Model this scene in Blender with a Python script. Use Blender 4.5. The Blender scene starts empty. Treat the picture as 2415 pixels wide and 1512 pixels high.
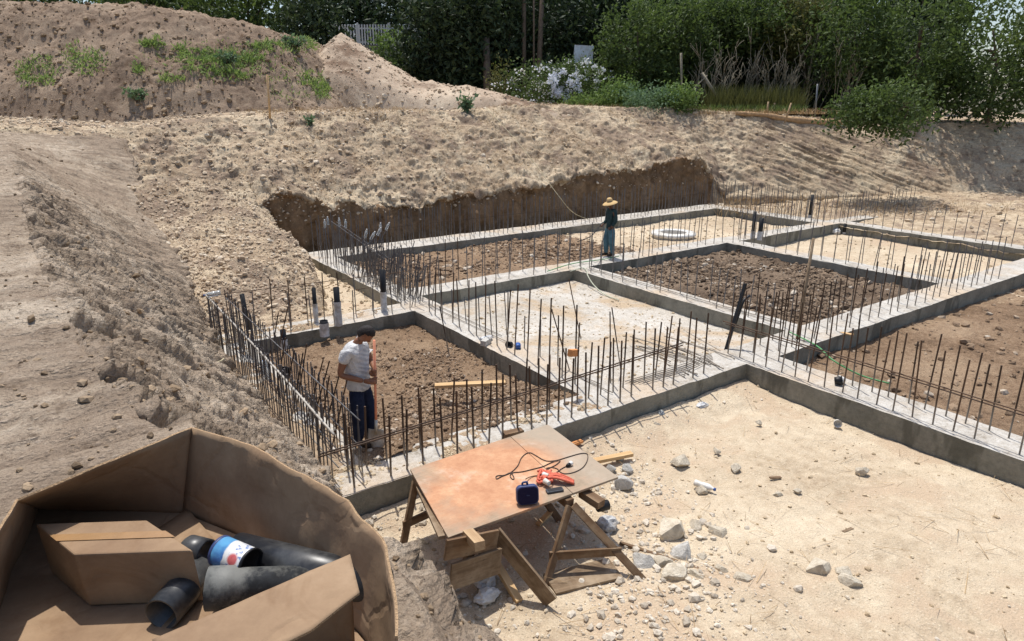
import bpy, bmesh, math, random
import numpy as np
from mathutils import Vector, Matrix, Quaternion
R = math.radians
scene = bpy.context.scene
col = scene.collection
random.seed(7)
rng = np.random.default_rng(11)

# ------------------------------------------------------------------ camera, sky, sun, exposure
# world axes: X and Y run along the two directions of the foundation grid, Z up, Z = 0 is the top of the concrete
CAM_H, PITCH, YAW = 4.55, R(16.9), R(34.7)
cam_data = bpy.data.cameras.new('camera')
cam = bpy.data.objects.new('camera', cam_data)
col.objects.link(cam)
cam.location = (0, 0, CAM_H)
cam.rotation_euler = (R(90) - PITCH, 0, -YAW)
cam_data.sensor_width = 36.0
cam_data.lens = 36.0 * 1601 / 2415
cam_data.shift_x, cam_data.shift_y = 0.0126, -0.0087
cam_data.clip_start, cam_data.clip_end = 0.05, 2000
scene.camera = cam

SUN_EL, SUN_AZ = R(71), R(18)          # azimuth from +Y towards +X
world = bpy.data.worlds.new('World')
scene.world = world
world.use_nodes = True
wn = world.node_tree
bg = wn.nodes['Background']
sky = wn.nodes.new('ShaderNodeTexSky')
sky.sky_type = 'NISHITA'
sky.sun_disc = False
sky.sun_elevation = SUN_EL
sky.sun_rotation = SUN_AZ
sky.air_density, sky.dust_density, sky.ozone_density = 1.0, 2.0, 1.0
wn.links.new(sky.outputs[0], bg.inputs[0])
bg.inputs[1].default_value = 0.14
sun_data = bpy.data.lights.new('sun', 'SUN')
sun_data.energy = 4.0
sun_data.angle = R(0.6)
sun_data.color = (1.0, 0.965, 0.91)
sun = bpy.data.objects.new('sun', sun_data)
col.objects.link(sun)
sdir = Vector((math.sin(SUN_AZ) * math.cos(SUN_EL), math.cos(SUN_AZ) * math.cos(SUN_EL), math.sin(SUN_EL)))
sun.rotation_euler = sdir.to_track_quat('Z', 'Y').to_euler()
vs = scene.view_settings
vs.view_transform, vs.look, vs.exposure, vs.gamma = 'Standard', 'None', 0.16, 1.0
vs.use_curve_mapping = False

# ------------------------------------------------------------------ survey: sight line through a point of the picture onto a level
_cy, _sy = math.cos(YAW), math.sin(YAW)
def c2w(x, y):                       # camera-aligned plan (right, forward) -> world
    return (x * _cy + y * _sy, -x * _sy + y * _cy)
def w2c(a, b):
    return (a * _cy - b * _sy, a * _sy + b * _cy)
def ray(x, y):
    u, v = (x - 1177.) / 1601., -(y - 735.) / 1601.
    return u, math.cos(PITCH) + v * math.sin(PITCH), -math.sin(PITCH) + v * math.cos(PITCH)
def P(x, y, z=0.):                   # point on the level z
    d = ray(x, y); t = (z - CAM_H) / d[2]
    return Vector((*c2w(d[0] * t, d[1] * t), z))
def PD(x, y, Y):                     # point at forward distance Y
    d = ray(x, y); t = Y / d[1]
    return Vector((*c2w(d[0] * t, Y), CAM_H + d[2] * t))
def Z0(x, Y, z):                     # picture column x at forward distance Y, height z
    d = ray(x, 735.)
    w = Y * math.cos(PITCH) - (z - CAM_H) * math.sin(PITCH)
    return Vector((*c2w((x - 1177.) / 1601. * w, Y), z))
def proj(p):
    x, y = w2c(p[0], p[1]); z = p[2] - CAM_H
    w = y * math.cos(PITCH) - z * math.sin(PITCH)
    v = y * math.sin(PITCH) + z * math.cos(PITCH)
    return 1177. + 1601. * x / w, 735. - 1601. * v / w, w

# ------------------------------------------------------------------ numpy noise
def _hash(i, j, k, seed):
    h = (i * 374761393 + j * 668265263 + k * 2147483647 + seed * 1274126177) & 0xffffffff
    h = ((h ^ (h >> 13)) * 1274126177) & 0xffffffff
    h = ((h ^ (h >> 16)) * 2246822519) & 0xffffffff
    return ((h ^ (h >> 15)) & 0xffff) / 32767.5 - 1.0
def vnoise(p, seed=0):
    p = np.asarray(p, float)
    f = np.floor(p); t = p - f; i = f.astype(np.int64)
    t = t * t * t * (t * (t * 6 - 15) + 10)
    out = 0
    for dx in (0, 1):
        wx = t[..., 0] if dx else 1 - t[..., 0]
        for dy in (0, 1):
            wy = t[..., 1] if dy else 1 - t[..., 1]
            for dz in (0, 1):
                wz = t[..., 2] if dz else 1 - t[..., 2]
                out = out + wx * wy * wz * _hash(i[..., 0] + dx, i[..., 1] + dy, i[..., 2] + dz, seed)
    return out
def fbm(p, scale, octv=4, seed=0, gain=0.5):
    p = np.asarray(p, float) * scale
    s, a, n = 0, 1.0, 0
    for o in range(octv):
        s = s + a * vnoise(p + 17.3 * o, seed + o); n += a; a *= gain; p = p * 2.03
    return s / n
def sstep(x, a, b):
    t = np.clip((np.asarray(x, float) - a) / (b - a), 0, 1)
    return t * t * (3 - 2 * t)

# ------------------------------------------------------------------ object helpers
def tag(o, label=None, cat=None, group=None, kind=None):
    if label: o['label'] = label
    if cat: o['category'] = cat
    if group: o['group'] = group
    if kind: o['kind'] = kind
    return o
def empty(name, loc):
    o = bpy.data.objects.new(name, None)
    o.empty_display_size = 0.1
    col.objects.link(o); o.location = loc
    return o
def thing(name, loc, label, cat, group=None):
    return tag(empty(name, loc), label, cat, group)
def wm(o):
    if o.parent is None: return o.matrix_basis.copy()
    return wm(o.parent) @ o.matrix_parent_inverse @ o.matrix_basis
def attach(o, parent):
    if parent is not None:
        o.parent = parent
        o.matrix_parent_inverse = wm(parent).inverted()
    return o
def link(name, me, mat, parent=None, matrix=None):
    o = bpy.data.objects.new(name, me)
    col.objects.link(o)
    if mat is not None and not me.materials: me.materials.append(mat)
    if matrix is not None: o.matrix_basis = matrix
    return attach(o, parent)
def np_mesh(name, V, F, smooth=True, tint=None):
    me = bpy.data.meshes.new(name)
    V = np.asarray(V, np.float32); F = np.asarray(F, np.int32)
    n, k = F.shape
    me.vertices.add(len(V)); me.vertices.foreach_set('co', V.ravel())
    me.loops.add(n * k); me.loops.foreach_set('vertex_index', F.ravel())
    me.polygons.add(n); me.polygons.foreach_set('loop_start', np.arange(0, n * k, k, dtype=np.int32))
    try: me.polygons.foreach_set('loop_total', np.full(n, k, np.int32))
    except Exception: pass
    me.polygons.foreach_set('use_smooth', np.full(n, smooth, bool))
    if tint is not None:
        at = me.attributes.new('tint', 'FLOAT', 'POINT')
        at.data.foreach_set('value', np.asarray(tint, np.float32))
    me.update(calc_edges=True); me.validate()
    return me
def grid_mesh(name, X, smooth=True):
    nu, nv = X.shape[:2]
    i = np.arange(nu * nv).reshape(nu, nv)
    F = np.stack([i[:-1, :-1], i[1:, :-1], i[1:, 1:], i[:-1, 1:]], -1).reshape(-1, 4)
    return np_mesh(name, X.reshape(-1, 3), F, smooth)

class MB:
    def __init__(s): s.v, s.f, s.sm = [], [], []
    def add(s, V, F, smooth=False):
        n = len(s.v); s.v += [tuple(v) for v in V]
        s.f += [tuple(i + n for i in f) for f in F]; s.sm += [smooth] * len(F); return s
    def box(s, c, d, M=None, bev=0):
        x, y, z = d[0] / 2, d[1] / 2, d[2] / 2
        V = [Vector(q) for q in ((-x,-y,-z),(x,-y,-z),(x,y,-z),(-x,y,-z),(-x,-y,z),(x,-y,z),(x,y,z),(-x,y,z))]
        if M is not None: V = [M @ v for v in V]
        V = [v + Vector(c) for v in V]
        return s.add(V, [(0,3,2,1),(4,5,6,7),(0,1,5,4),(1,2,6,5),(2,3,7,6),(3,0,4,7)])
    def tube(s, pts, r, n=8, cap=True, smooth=True):
        pts = [Vector(p) for p in pts]; m = len(pts)
        rr = r if hasattr(r, '__len__') else [r] * m
        V, F = [], []
        t = (pts[1] - pts[0]).normalized()
        u = t.orthogonal().normalized()
        for i, p in enumerate(pts):
            a, b = pts[max(i - 1, 0)], pts[min(i + 1, m - 1)]
            t2 = (b - a).normalized() if (b - a).length > 1e-9 else t
            q = t.rotation_difference(t2); u = (q @ u); u = (u - t2 * u.dot(t2)).normalized(); t = t2
            w = t.cross(u)
            for k in range(n):
                an = 2 * math.pi * k / n
                V.append(p + (u * math.cos(an) + w * math.sin(an)) * rr[i])
        for i in range(m - 1):
            for k in range(n):
                F.append((i*n+k, i*n+(k+1) % n, (i+1)*n+(k+1) % n, (i+1)*n+k))
        s.add(V, F, smooth)
        if cap:
            n0 = len(s.v) - m * n
            s.f.append(tuple(n0 + k for k in reversed(range(n)))); s.sm.append(False)
            s.f.append(tuple(n0 + (m-1)*n + k for k in range(n))); s.sm.append(False)
        return s
    def lathe(s, prof, n=16, M=None, smooth=True):
        V, F = [], []
        for r_, z in prof:
            for k in range(n):
                an = 2 * math.pi * k / n
                V.append(Vector((r_ * math.cos(an), r_ * math.sin(an), z)))
        if M is not None: V = [M @ v for v in V]
        for i in range(len(prof) - 1):
            for k in range(n):
                F.append((i*n+k, i*n+(k+1) % n, (i+1)*n+(k+1) % n, (i+1)*n+k))
        return s.add(V, F, smooth)
    def slab(s, top, bot):           # closed shell between two equal rings of points
        n = len(top)
        V = list(top) + list(bot)
        F = [tuple(range(n)), tuple(reversed(range(n, 2 * n)))]
        for i in range(n):
            j = (i + 1) % n; F.append((i, n + i, n + j, j))
        return s.add(V, F)
    def mesh(s, name):
        me = bpy.data.meshes.new(name); me.from_pydata([tuple(v) for v in s.v], [], s.f)
        me.polygons.foreach_set('use_smooth', s.sm); me.update(); return me
    def build(s, name, mat, parent=None, bevel=0, matrix=None):
        o = link(name, s.mesh(name), mat, parent, matrix)
        if bevel:
            m = o.modifiers.new('bevel', 'BEVEL'); m.width = bevel; m.segments = 2; m.limit_method = 'ANGLE'
        return o
def frame(p0, p1, up=(0, 0, 1)):
    x = (Vector(p1) - Vector(p0)); L = x.length; x.normalize()
    y = Vector(up).cross(x)
    if y.length < 1e-5: y = Vector((0, 1, 0)).cross(x)
    y.normalize(); z = x.cross(y)
    M = Matrix((x, y, z)).transposed().to_4x4(); M.translation = (Vector(p0) + Vector(p1)) / 2
    return M, L
def board(name, p0, p1, w, t, mat, parent=None, up=(0, 0, 1), bevel=0.003, rag=0.0):
    M, L = frame(p0, p1, up)
    m = MB(); m.box((0, 0, 0), (L, w, t))
    if rag:
        m.v = [(v[0] + random.uniform(-rag, rag), v[1] + random.uniform(-rag, rag) * .3, v[2]) for v in m.v]
    return m.build(name, mat, parent, bevel, M)
def curve_pts(pts, n=8):              # Catmull-Rom
    p = [Vector(q) for q in pts]; p = [2*p[0]-p[1]] + p + [2*p[-1]-p[-2]]; out = []
    for i in range(1, len(p) - 2):
        for k in range(n):
            t = k / n
            out.append(0.5*((2*p[i]) + (p[i+1]-p[i-1])*t + (2*p[i-1]-5*p[i]+4*p[i+1]-p[i+2])*t*t + (3*p[i]-p[i-1]-3*p[i+1]+p[i+2])*t**3))
    out.append(p[-2]); return out

# ------------------------------------------------------------------ materials
def S(r, g, b, k=1.0):
    f = lambda c: ((c / 255 + 0.055) / 1.055) ** 2.4 if c > 10 else c / 255 / 12.92
    return (f(r) * k, f(g) * k, f(b) * k, 1)
class NT:
    def __init__(s, name):
        s.m = bpy.data.materials.new(name); s.m.use_nodes = True; s.t = s.m.node_tree
        s.b = s.t.nodes['Principled BSDF']
        s.co = s.t.nodes.new('ShaderNodeTexCoord').outputs['Object']
    def lk(s, a, b): s.t.links.new(a, b)
    def mapping(s, sc=(1, 1, 1), rot=(0, 0, 0), src=None):
        n = s.t.nodes.new('ShaderNodeMapping'); n.inputs['Scale'].default_value = sc; n.inputs['Rotation'].default_value = rot
        s.lk(src or s.co, n.inputs['Vector']); return n.outputs[0]
    def noise(s, scale, detail=4, rough=0.6, vec=None, dist=0.0):
        n = s.t.nodes.new('ShaderNodeTexNoise'); n.inputs['Scale'].default_value = scale
        n.inputs['Detail'].default_value = detail; n.inputs['Roughness'].default_value = rough
        n.inputs['Distortion'].default_value = dist
        s.lk(vec or s.co, n.inputs['Vector']); return n.outputs['Fac']
    def voro(s, scale, out='Distance', vec=None, feat='F1'):
        n = s.t.nodes.new('ShaderNodeTexVoronoi'); n.feature = feat; n.inputs['Scale'].default_value = scale
        s.lk(vec or s.co, n.inputs['Vector']); return n.outputs[out]
    def ramp(s, fac, stops):
        n = s.t.nodes.new('ShaderNodeValToRGB'); e = n.color_ramp.elements
        while len(e) < len(stops): e.new(0.5)
        for i, (p, c) in enumerate(stops):
            e[i].position = p; e[i].color = c if hasattr(c, '__len__') else (c, c, c, 1)
        s.lk(fac, n.inputs[0]); return n.outputs[0]
    def mix(s, f, a, b, mode='MIX'):
        n = s.t.nodes.new('ShaderNodeMix'); n.data_type = 'RGBA'; n.blend_type = mode
        for v, k in ((f, 0), (a, 6), (b, 7)):
            if hasattr(v, 'node'): s.lk(v, n.inputs[k])
            else: n.inputs[k].default_value = v
        return n.outputs[2]
    def math(s, op, a, b=0.5):
        n = s.t.nodes.new('ShaderNodeMath'); n.operation = op
        for v, k in ((a, 0), (b, 1)):
            if hasattr(v, 'node'): s.lk(v, n.inputs[k])
            else: n.inputs[k].default_value = v
        return n.outputs[0]
    def attr(s, name='tint'):
        n = s.t.nodes.new('ShaderNodeAttribute'); n.attribute_name = name; return n.outputs['Fac']
    def objrand(s): return s.t.nodes.new('ShaderNodeObjectInfo').outputs['Random']
    def bump(s, h, strength=0.5, dist=0.02, prev=None):
        n = s.t.nodes.new('ShaderNodeBump'); n.inputs['Strength'].default_value = strength; n.inputs['Distance'].default_value = dist
        s.lk(h, n.inputs['Height'])
        if prev is not None: s.lk(prev, n.inputs['Normal'])
        return n.outputs[0]
    def done(s, color, rough=0.9, normal=None, spec=0.2, metal=0.0):
        if hasattr(color, 'node'): s.lk(color, s.b.inputs['Base Color'])
        else: s.b.inputs['Base Color'].default_value = color
        if hasattr(rough, 'node'): s.lk(rough, s.b.inputs['Roughness'])
        else: s.b.inputs['Roughness'].default_value = rough
        s.b.inputs['Specular IOR Level'].default_value = spec; s.b.inputs['Metallic'].default_value = metal
        if normal is not None: s.lk(normal, s.b.inputs['Normal'])
        return s.m
def dull(c, f=0.11, k=0.97):
    l = 0.3 * c[0] + 0.59 * c[1] + 0.11 * c[2]
    return tuple((v * (1 - f) + l * f) * k for v in c[:3]) + (1,)
def soil_mat(name, dark, mid, light, big=0.5, fine=9.0, speck=0.35, bump=0.8, streak=None, patch=None, blot=None, fleck=None):
    dark, mid, light = dull(dark), dull(mid), dull(light)
    if patch: patch = (dull(patch[0]),) + tuple(patch[1:])
    n = NT(name)
    a = n.noise(big, 5, 0.6, dist=0.4); b = n.noise(fine, 8, 0.72)
    c = n.ramp(n.math('ADD', n.math('MULTIPLY', a, 0.55), n.math('MULTIPLY', b, 0.5)), [(0.36, dark), (0.5, mid), (0.66, light)])
    if patch:                              # another earth showing through in patches
        pc, sc, lo, hi = patch
        c = n.mix(n.ramp(n.noise(sc, 6, 0.65, dist=0.6), [(lo, 0.), (hi, 1.)]), c, pc)
    if blot: c = n.mix(n.ramp(n.noise(blot[1], 8, 0.75, dist=0.8), [(0.54, 0.), (0.66, 0.85)]), c, blot[0])
    if fleck: c = n.mix(n.ramp(n.noise(fleck, 7, 0.8), [(0.36, 0.75), (0.47, 0.)]), c, (dark[0]*.75, dark[1]*.72, dark[2]*.7, 1))
    peb = n.voro(26, 'Color'); pd = n.voro(26)
    sp = n.math('MULTIPLY', n.ramp(n.math('ADD', n.math('MULTIPLY', peb, 1.0), 0), [(0.55, 0.), (0.75, 1.)]), n.ramp(pd, [(0.25, 1.), (0.45, 0.)]))
    c = n.mix(n.math('MULTIPLY', sp, speck), c, (min(light[0]*1.25, .8), min(light[1]*1.25, .75), min(light[2]*1.3, .7), 1))
    grit = n.noise(70, 3, 0.7)
    c = n.mix(n.ramp(grit, [(0.36, 0.45), (0.5, 0.)]), c, (dark[0]*.7, dark[1]*.7, dark[2]*.7, 1))
    h = n.math('ADD', n.math('MULTIPLY', b, 1.0), n.math('MULTIPLY', grit, 0.35))
    h = n.math('ADD', h, n.math('MULTIPLY', n.ramp(pd, [(0., 0.6), (0.5, 0.)]), 0.5))
    nb = n.bump(h, bump, 0.05)
    if streak:
        st = n.noise(1.0, 4, 0.6, n.mapping(streak[0], src=n.mapping((1, 1, 1), streak[1])))
        nb = n.bump(st, 0.7, 0.12, nb)
        c = n.mix(n.ramp(st, [(0.38, 0.4), (0.52, 0.)]), c, dark)
    return n.done(c, 0.95, nb, 0.1)
def simple(name, color, rough=0.6, var=0.25, scale=12, bump=0.2, spec=0.3, metal=0.0, dirt=None):
    n = NT(name)
    f = n.noise(scale, 6, 0.65)
    dk = (color[0]*(1-var), color[1]*(1-var), color[2]*(1-var), 1)
    lt = (min(color[0]*(1+var), 1), min(color[1]*(1+var), 1), min(color[2]*(1+var), 1), 1)
    c = n.ramp(f, [(0.3, dk), (0.7, lt)])
    if dirt: c = n.mix(n.ramp(n.noise(scale * .4, 6, 0.7), [(0.45, 0.), (0.62, 0.8)]), c, dirt)
    return n.done(c, rough, n.bump(f, bump, 0.01), spec, metal)
def wood_mat(name, dark, light, dusty=None, rough=0.75):
    n = NT(name)
    g = n.noise(1.0, 6, 0.7, n.mapping((2.0, 34, 34)), 0.6); h = n.noise(1.3, 4, 0.6, n.mapping((1, 3, 3)))
    c = n.ramp(n.math('ADD', n.math('MULTIPLY', g, 0.6), n.math('MULTIPLY', h, 0.4)), [(0.34, dark), (0.64, light)])
    kn = n.voro(3.2, vec=n.mapping((1, 4, 4)))
    c = n.mix(n.ramp(kn, [(0.04, 0.8), (0.11, 0.)]), c, (dark[0]*.4, dark[1]*.4, dark[2]*.4, 1))
    c = n.mix(n.math('MULTIPLY', n.objrand(), 0.3), c, dark)
    if dusty: c = n.mix(n.ramp(n.noise(2.5, 5, 0.7), [(0.45, 0.), (0.68, 0.75)]), c, dusty)
    return n.done(c, rough, n.bump(g, 0.5, 0.006), 0.2)
M = {}
M['far_soil'] = soil_mat('far_soil', S(134, 110, 86), S(196, 172, 140), S(226, 206, 172), 0.6, 4, 0.3, 1.0, patch=(S(160, 138, 116), 0.8, 0.5, 0.6), blot=(S(108, 88, 70), 2.4), fleck=9.0)
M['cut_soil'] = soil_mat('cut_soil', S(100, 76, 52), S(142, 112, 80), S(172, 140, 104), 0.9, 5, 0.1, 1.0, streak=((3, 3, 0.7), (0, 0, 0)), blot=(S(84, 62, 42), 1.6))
M['bank_soil'] = soil_mat('bank_soil', S(116, 98, 80), S(178, 158, 134), S(208, 190, 166), 0.5, 7, 0.2, 1.0, patch=(S(164, 144, 122), 0.6, 0.48, 0.6), streak=((1.0, 5.0, 0.9), (R(-36.9), 0, 0)), fleck=8.0)
M['sand'] = soil_mat('sand', S(160, 138, 110), S(198, 178, 148), S(218, 200, 170), 0.35, 5, 0.3, 0.6, patch=(S(196, 172, 142), 0.8, 0.5, 0.62))
M['fill'] = soil_mat('fill', S(98, 77, 58), S(148, 120, 92), S(182, 154, 122), 0.5, 10, 0.3, 1.1)
M['dark_fill'] = soil_mat('dark_fill', S(84, 68, 54), S(126, 106, 86), S(160, 138, 114), 0.5, 10, 0.3, 1.1)
M['screed'] = soil_mat('screed', S(160, 150, 134), S(200, 191, 176), S(218, 211, 199), 0.5, 6, 0.2, 0.7, patch=(S(196, 172, 140), 0.55, 0.5, 0.6), fleck=14.0)
M['spill'] = soil_mat('spill', S(128, 104, 80), S(178, 152, 122), S(204, 182, 150), 0.6, 8, 0.3, 0.9)
M['mound'] = soil_mat('mound', S(102, 84, 68), S(150, 127, 105), S(182, 159, 133), 0.4, 4, 0.3, 1.0, blot=(S(92, 70, 50), 1.4))
M['gravel_heap'] = soil_mat('gravel_heap', S(150, 128, 106), S(192, 168, 142), S(216, 196, 168), 0.3, 4, 0.4, 0.8, patch=(S(132, 107, 86), 0.35, 0.52, 0.6))
def clod_mat(name, dark, light, white=0.0):
    dark, light = dull(dark), dull(light)
    n = NT(name); t = n.attr()
    st = [(0.0, dark), (0.75, light)]
    if white: st += [(0.9, light), (1.0, S(226, 216, 198))]
    c = n.mix(0.35, n.ramp(t, st), n.ramp(n.noise(30, 4), [(0.3, dark), (0.7, light)]))
    return n.done(c, 0.95, n.bump(n.noise(45, 5, 0.7), 0.6, 0.02), 0.1)
M['clod_far'] = clod_mat('clod_far', S(158, 134, 108), S(216, 196, 166), 1)
M['clod_fill'] = clod_mat('clod_fill', S(100, 80, 62), S(166, 140, 112), 1)
M['clod_dark'] = clod_mat('clod_dark', S(82, 66, 52), S(150, 128, 104), 1)
M['clod_sand'] = clod_mat('clod_sand', S(168, 144, 110), S(222, 202, 168), 1)
M['clod_bank'] = clod_mat('clod_bank', S(100, 82, 62), S(176, 152, 122))
M['rubble'] = clod_mat('rubble', S(166, 152, 132), S(226, 214, 194), 1)
def concrete_mat():
    n = NT('concrete')
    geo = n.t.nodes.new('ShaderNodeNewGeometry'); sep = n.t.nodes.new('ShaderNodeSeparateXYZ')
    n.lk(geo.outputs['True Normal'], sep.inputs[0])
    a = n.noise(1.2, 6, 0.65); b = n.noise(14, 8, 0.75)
    side = n.ramp(n.math('ADD', n.math('MULTIPLY', a, 0.6), n.math('MULTIPLY', b, 0.4)), [(0.36, S(112, 110, 100)), (0.52, S(140, 137, 125)), (0.66, S(158, 154, 140))])  # side colour set darker than the tops, holding part of their shade
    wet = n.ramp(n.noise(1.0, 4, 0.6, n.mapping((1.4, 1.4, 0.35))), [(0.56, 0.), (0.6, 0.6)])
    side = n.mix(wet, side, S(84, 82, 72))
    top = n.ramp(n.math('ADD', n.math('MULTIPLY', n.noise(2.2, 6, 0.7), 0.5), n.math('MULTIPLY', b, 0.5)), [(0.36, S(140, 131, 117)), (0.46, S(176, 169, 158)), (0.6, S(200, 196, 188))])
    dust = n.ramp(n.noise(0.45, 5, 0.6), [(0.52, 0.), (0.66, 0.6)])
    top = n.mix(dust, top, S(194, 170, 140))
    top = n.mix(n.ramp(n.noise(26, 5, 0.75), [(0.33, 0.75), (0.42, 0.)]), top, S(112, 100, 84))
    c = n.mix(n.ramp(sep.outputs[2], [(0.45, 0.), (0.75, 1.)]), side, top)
    pits = n.ramp(n.voro(22), [(0.1, 0.), (0.25, 1.)])
    nb = n.bump(n.math('ADD', b, n.math('MULTIPLY', pits, 0.3)), 0.6, 0.03)
    return n.done(c, 0.9, nb, 0.2)
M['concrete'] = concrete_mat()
def rebar_mat(nm='rebar_steel', c0=S(58, 50, 44), c1=S(74, 60, 50), c2=S(98, 78, 62)):
    n = NT(nm)
    c = n.ramp(n.objrand(), [(0.0, c0), (0.5, c1), (1.0, c2)])
    c = n.mix(n.ramp(n.noise(9, 4), [(0.4, 0.), (0.7, 0.6)]), c, S(92, 66, 46))
    # cement splash on the lowest part of each bar
    sz = n.t.nodes.new('ShaderNodeSeparateXYZ'); n.lk(n.co, sz.inputs[0])
    k = n.math('ADD', sz.outputs[2], n.math('MULTIPLY', n.math('SUBTRACT', n.objrand(), 0.5), 0.25))
    c = n.mix(n.ramp(k, [(0.12, 0.8), (0.42, 0.)]), c, S(158, 150, 138))
    return n.done(c, 0.7, n.bump(n.noise(60, 2), 0.3, 0.003), 0.35, 0.25)
M['rebar'] = rebar_mat()
M['rebar_grey'] = rebar_mat('rebar_grey', S(74, 77, 82), S(92, 94, 98), S(116, 116, 116))
M['rebar_top'] = simple('rebar_top', S(176, 170, 160), 0.6, 0.25, 9, 0.2, 0.4, 0.2)
def ply_mat():
    n = NT('plywood_top')
    g = n.noise(1, 6, 0.7, n.mapping((2, 40, 40))); o = n.noise(1.15, 5, 0.6, dist=0.7)
    c = n.ramp(n.math('ADD', n.math('MULTIPLY', g, 0.35), n.math('MULTIPLY', n.noise(5, 6, 0.7), 0.65)), [(0.35, S(136, 118, 98)), (0.65, S(178, 160, 138))])
    # red sawdust lying over the middle of the sheet
    sx = n.t.nodes.new('ShaderNodeSeparateXYZ'); n.lk(n.co, sx.inputs[0])
    d = n.math('ADD', n.math('MULTIPLY', n.math('ABSOLUTE', n.math('ADD', sx.outputs[0], 0.18), 0), 0.55), n.math('MULTIPLY', n.math('ABSOLUTE', n.math('ADD', sx.outputs[1], -0.06), 0), 0.72))
    d = n.math('ADD', d, n.math('MULTIPLY', n.math('SUBTRACT', o, 0.5), 1.3))
    c = n.mix(n.ramp(d, [(0.52, 0.95), (0.86, 0.)]), c, n.ramp(n.noise(3, 7, 0.75), [(0.3, S(170, 120, 90)), (0.5, S(192, 144, 110)), (0.72, S(212, 172, 136))]))
    c = n.mix(n.ramp(n.noise(1.7, 7, 0.65), [(0.56, 0.), (0.7, 0.6)]), c, S(212, 198, 180))
    c = n.mix(n.ramp(n.noise(5, 8, 0.78), [(0.5, 0.), (0.72, 0.5)]), c, S(170, 116, 86))
    c = n.mix(n.ramp(sx.outputs[0], [(0.55, 0.), (0.8, 0.7)]), c, S(168, 154, 136))
    c = n.mix(n.ramp(n.noise(34, 4, 0.7), [(0.28, 0.5), (0.4, 0.)]), c, S(120, 98, 78))
    return n.done(c, 0.85, n.bump(n.math('ADD', g, n.noise(20, 5)), 0.4, 0.006), 0.15)
M['ply'] = ply_mat()
M['wood_grey'] = wood_mat('wood_grey', S(92, 74, 56), S(150, 128, 102), S(170, 152, 128))
M['wood_brown'] = wood_mat('wood_brown', S(84, 64, 48), S(136, 108, 80), S(150, 132, 108))
M['wood_pale'] = wood_mat('wood_pale', S(176, 140, 96), S(222, 190, 144))
M['wood_stake'] = wood_mat('wood_stake', S(150, 120, 88), S(206, 180, 144))
def card_mat():
    n = NT('cardboard')
    c = n.ramp(n.noise(3, 7, 0.7), [(0.3, S(128, 104, 82)), (0.55, S(150, 125, 99)), (0.75, S(168, 143, 116))])
    c = n.mix(n.ramp(n.noise(2.2, 5, 0.7, dist=1.0), [(0.56, 0.), (0.7, 0.5)]), c, S(112, 84, 60))
    wv = n.t.nodes.new('ShaderNodeVectorMath'); wv.operation = 'ADD'
    nz = n.t.nodes.new('ShaderNodeTexNoise'); nz.inputs['Scale'].default_value = 6; nz.inputs['Detail'].default_value = 4; n.lk(n.co, nz.inputs['Vector'])
    sc = n.t.nodes.new('ShaderNodeVectorMath'); sc.operation = 'SCALE'; sc.inputs['Scale'].default_value = 0.16; n.lk(nz.outputs['Color'], sc.inputs[0])
    n.lk(n.co, wv.inputs[0]); n.lk(sc.outputs[0], wv.inputs[1])
    cr = n.ramp(n.voro(3.0, vec=wv.outputs[0], feat='DISTANCE_TO_EDGE'), [(0.0, 0.), (0.055, 1.)])
    msk = n.ramp(n.noise(3.4, 2), [(0.5, 0.), (0.58, 1.)])
    crm = n.math('MAXIMUM', cr, msk)
    c = n.mix(n.math('MULTIPLY', n.math('SUBTRACT', 1.0, crm), 0.07), c, S(104, 78, 54))
    h = n.math('ADD', n.math('MULTIPLY', n.noise(4, 5), 0.8), n.math('MULTIPLY', crm, 0.3))
    return n.done(c, 0.85, n.bump(h, 0.45, 0.02), 0.15)
M['card'] = card_mat()
M['tape'] = simple('brown_tape', S(150, 116, 78), 0.35, 0.1, 20, 0.2, 0.5)
M['card_edge'] = simple('card_edge', S(178, 148, 114), 0.9, 0.45, 160, 0.9)
M['pipe'] = simple('black_pipe', S(34, 35, 38), 0.38, 0.3, 6, 0.1, 0.5, dirt=S(92, 92, 90))
M['pipe_dusty'] = simple('dusty_pipe', S(48, 50, 52), 0.6, 0.5, 16, 0.3, 0.3, dirt=S(128, 128, 122))
M['black'] = simple('black_plastic', S(24, 24, 26), 0.5, 0.3, 10, 0.1, 0.4)
M['wrap'] = simple('white_wrap', S(196, 198, 200), 0.45, 0.2, 14, 0.8, 0.5, dirt=S(150, 140, 126))
M['white'] = simple('white_plastic', S(226, 224, 218), 0.45, 0.12, 10, 0.2, 0.5, dirt=S(190, 180, 162))
def clear_mat():
    n = NT('clear_bottle'); n.b.inputs['Transmission Weight'].default_value = 0.7
    return n.done(S(222, 230, 234), 0.15, n.bump(n.noise(20, 3), 0.5, 0.01), 0.5)
M['clear'] = clear_mat()
M['blue'] = simple('blue_plastic', S(46, 84, 150), 0.4, 0.2, 10, 0.1, 0.5)
M['navy'] = simple('navy_fabric', S(30, 27, 56), 0.85, 0.15, 120, 0.5, 0.2)
M['navy_trim'] = simple('navy_trim', S(52, 66, 108), 0.5, 0.1, 10, 0.1, 0.5)
M['device'] = simple('grey_device', S(62, 66, 74), 0.4, 0.15, 20, 0.1, 0.5)
M['orange'] = simple('orange_cord', S(204, 106, 84), 0.7, 0.25, 40, 0.6, 0.2)
M['cable'] = simple('brown_cable', S(66, 52, 44), 0.5, 0.3, 60, 0.3, 0.4)
M['green_line'] = simple('green_line', S(88, 150, 96), 0.6, 0.2, 20, 0.2, 0.3)
M['hose'] = simple('pale_hose', S(188, 190, 168), 0.5, 0.2, 12, 0.1, 0.4)
M['string'] = simple('string', S(190, 178, 146), 0.8, 0.2, 12, 0.1, 0.2)
M['rust_block'] = simple('orange_block', S(206, 142, 90), 0.85, 0.2, 14, 0.4, 0.2)
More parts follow.
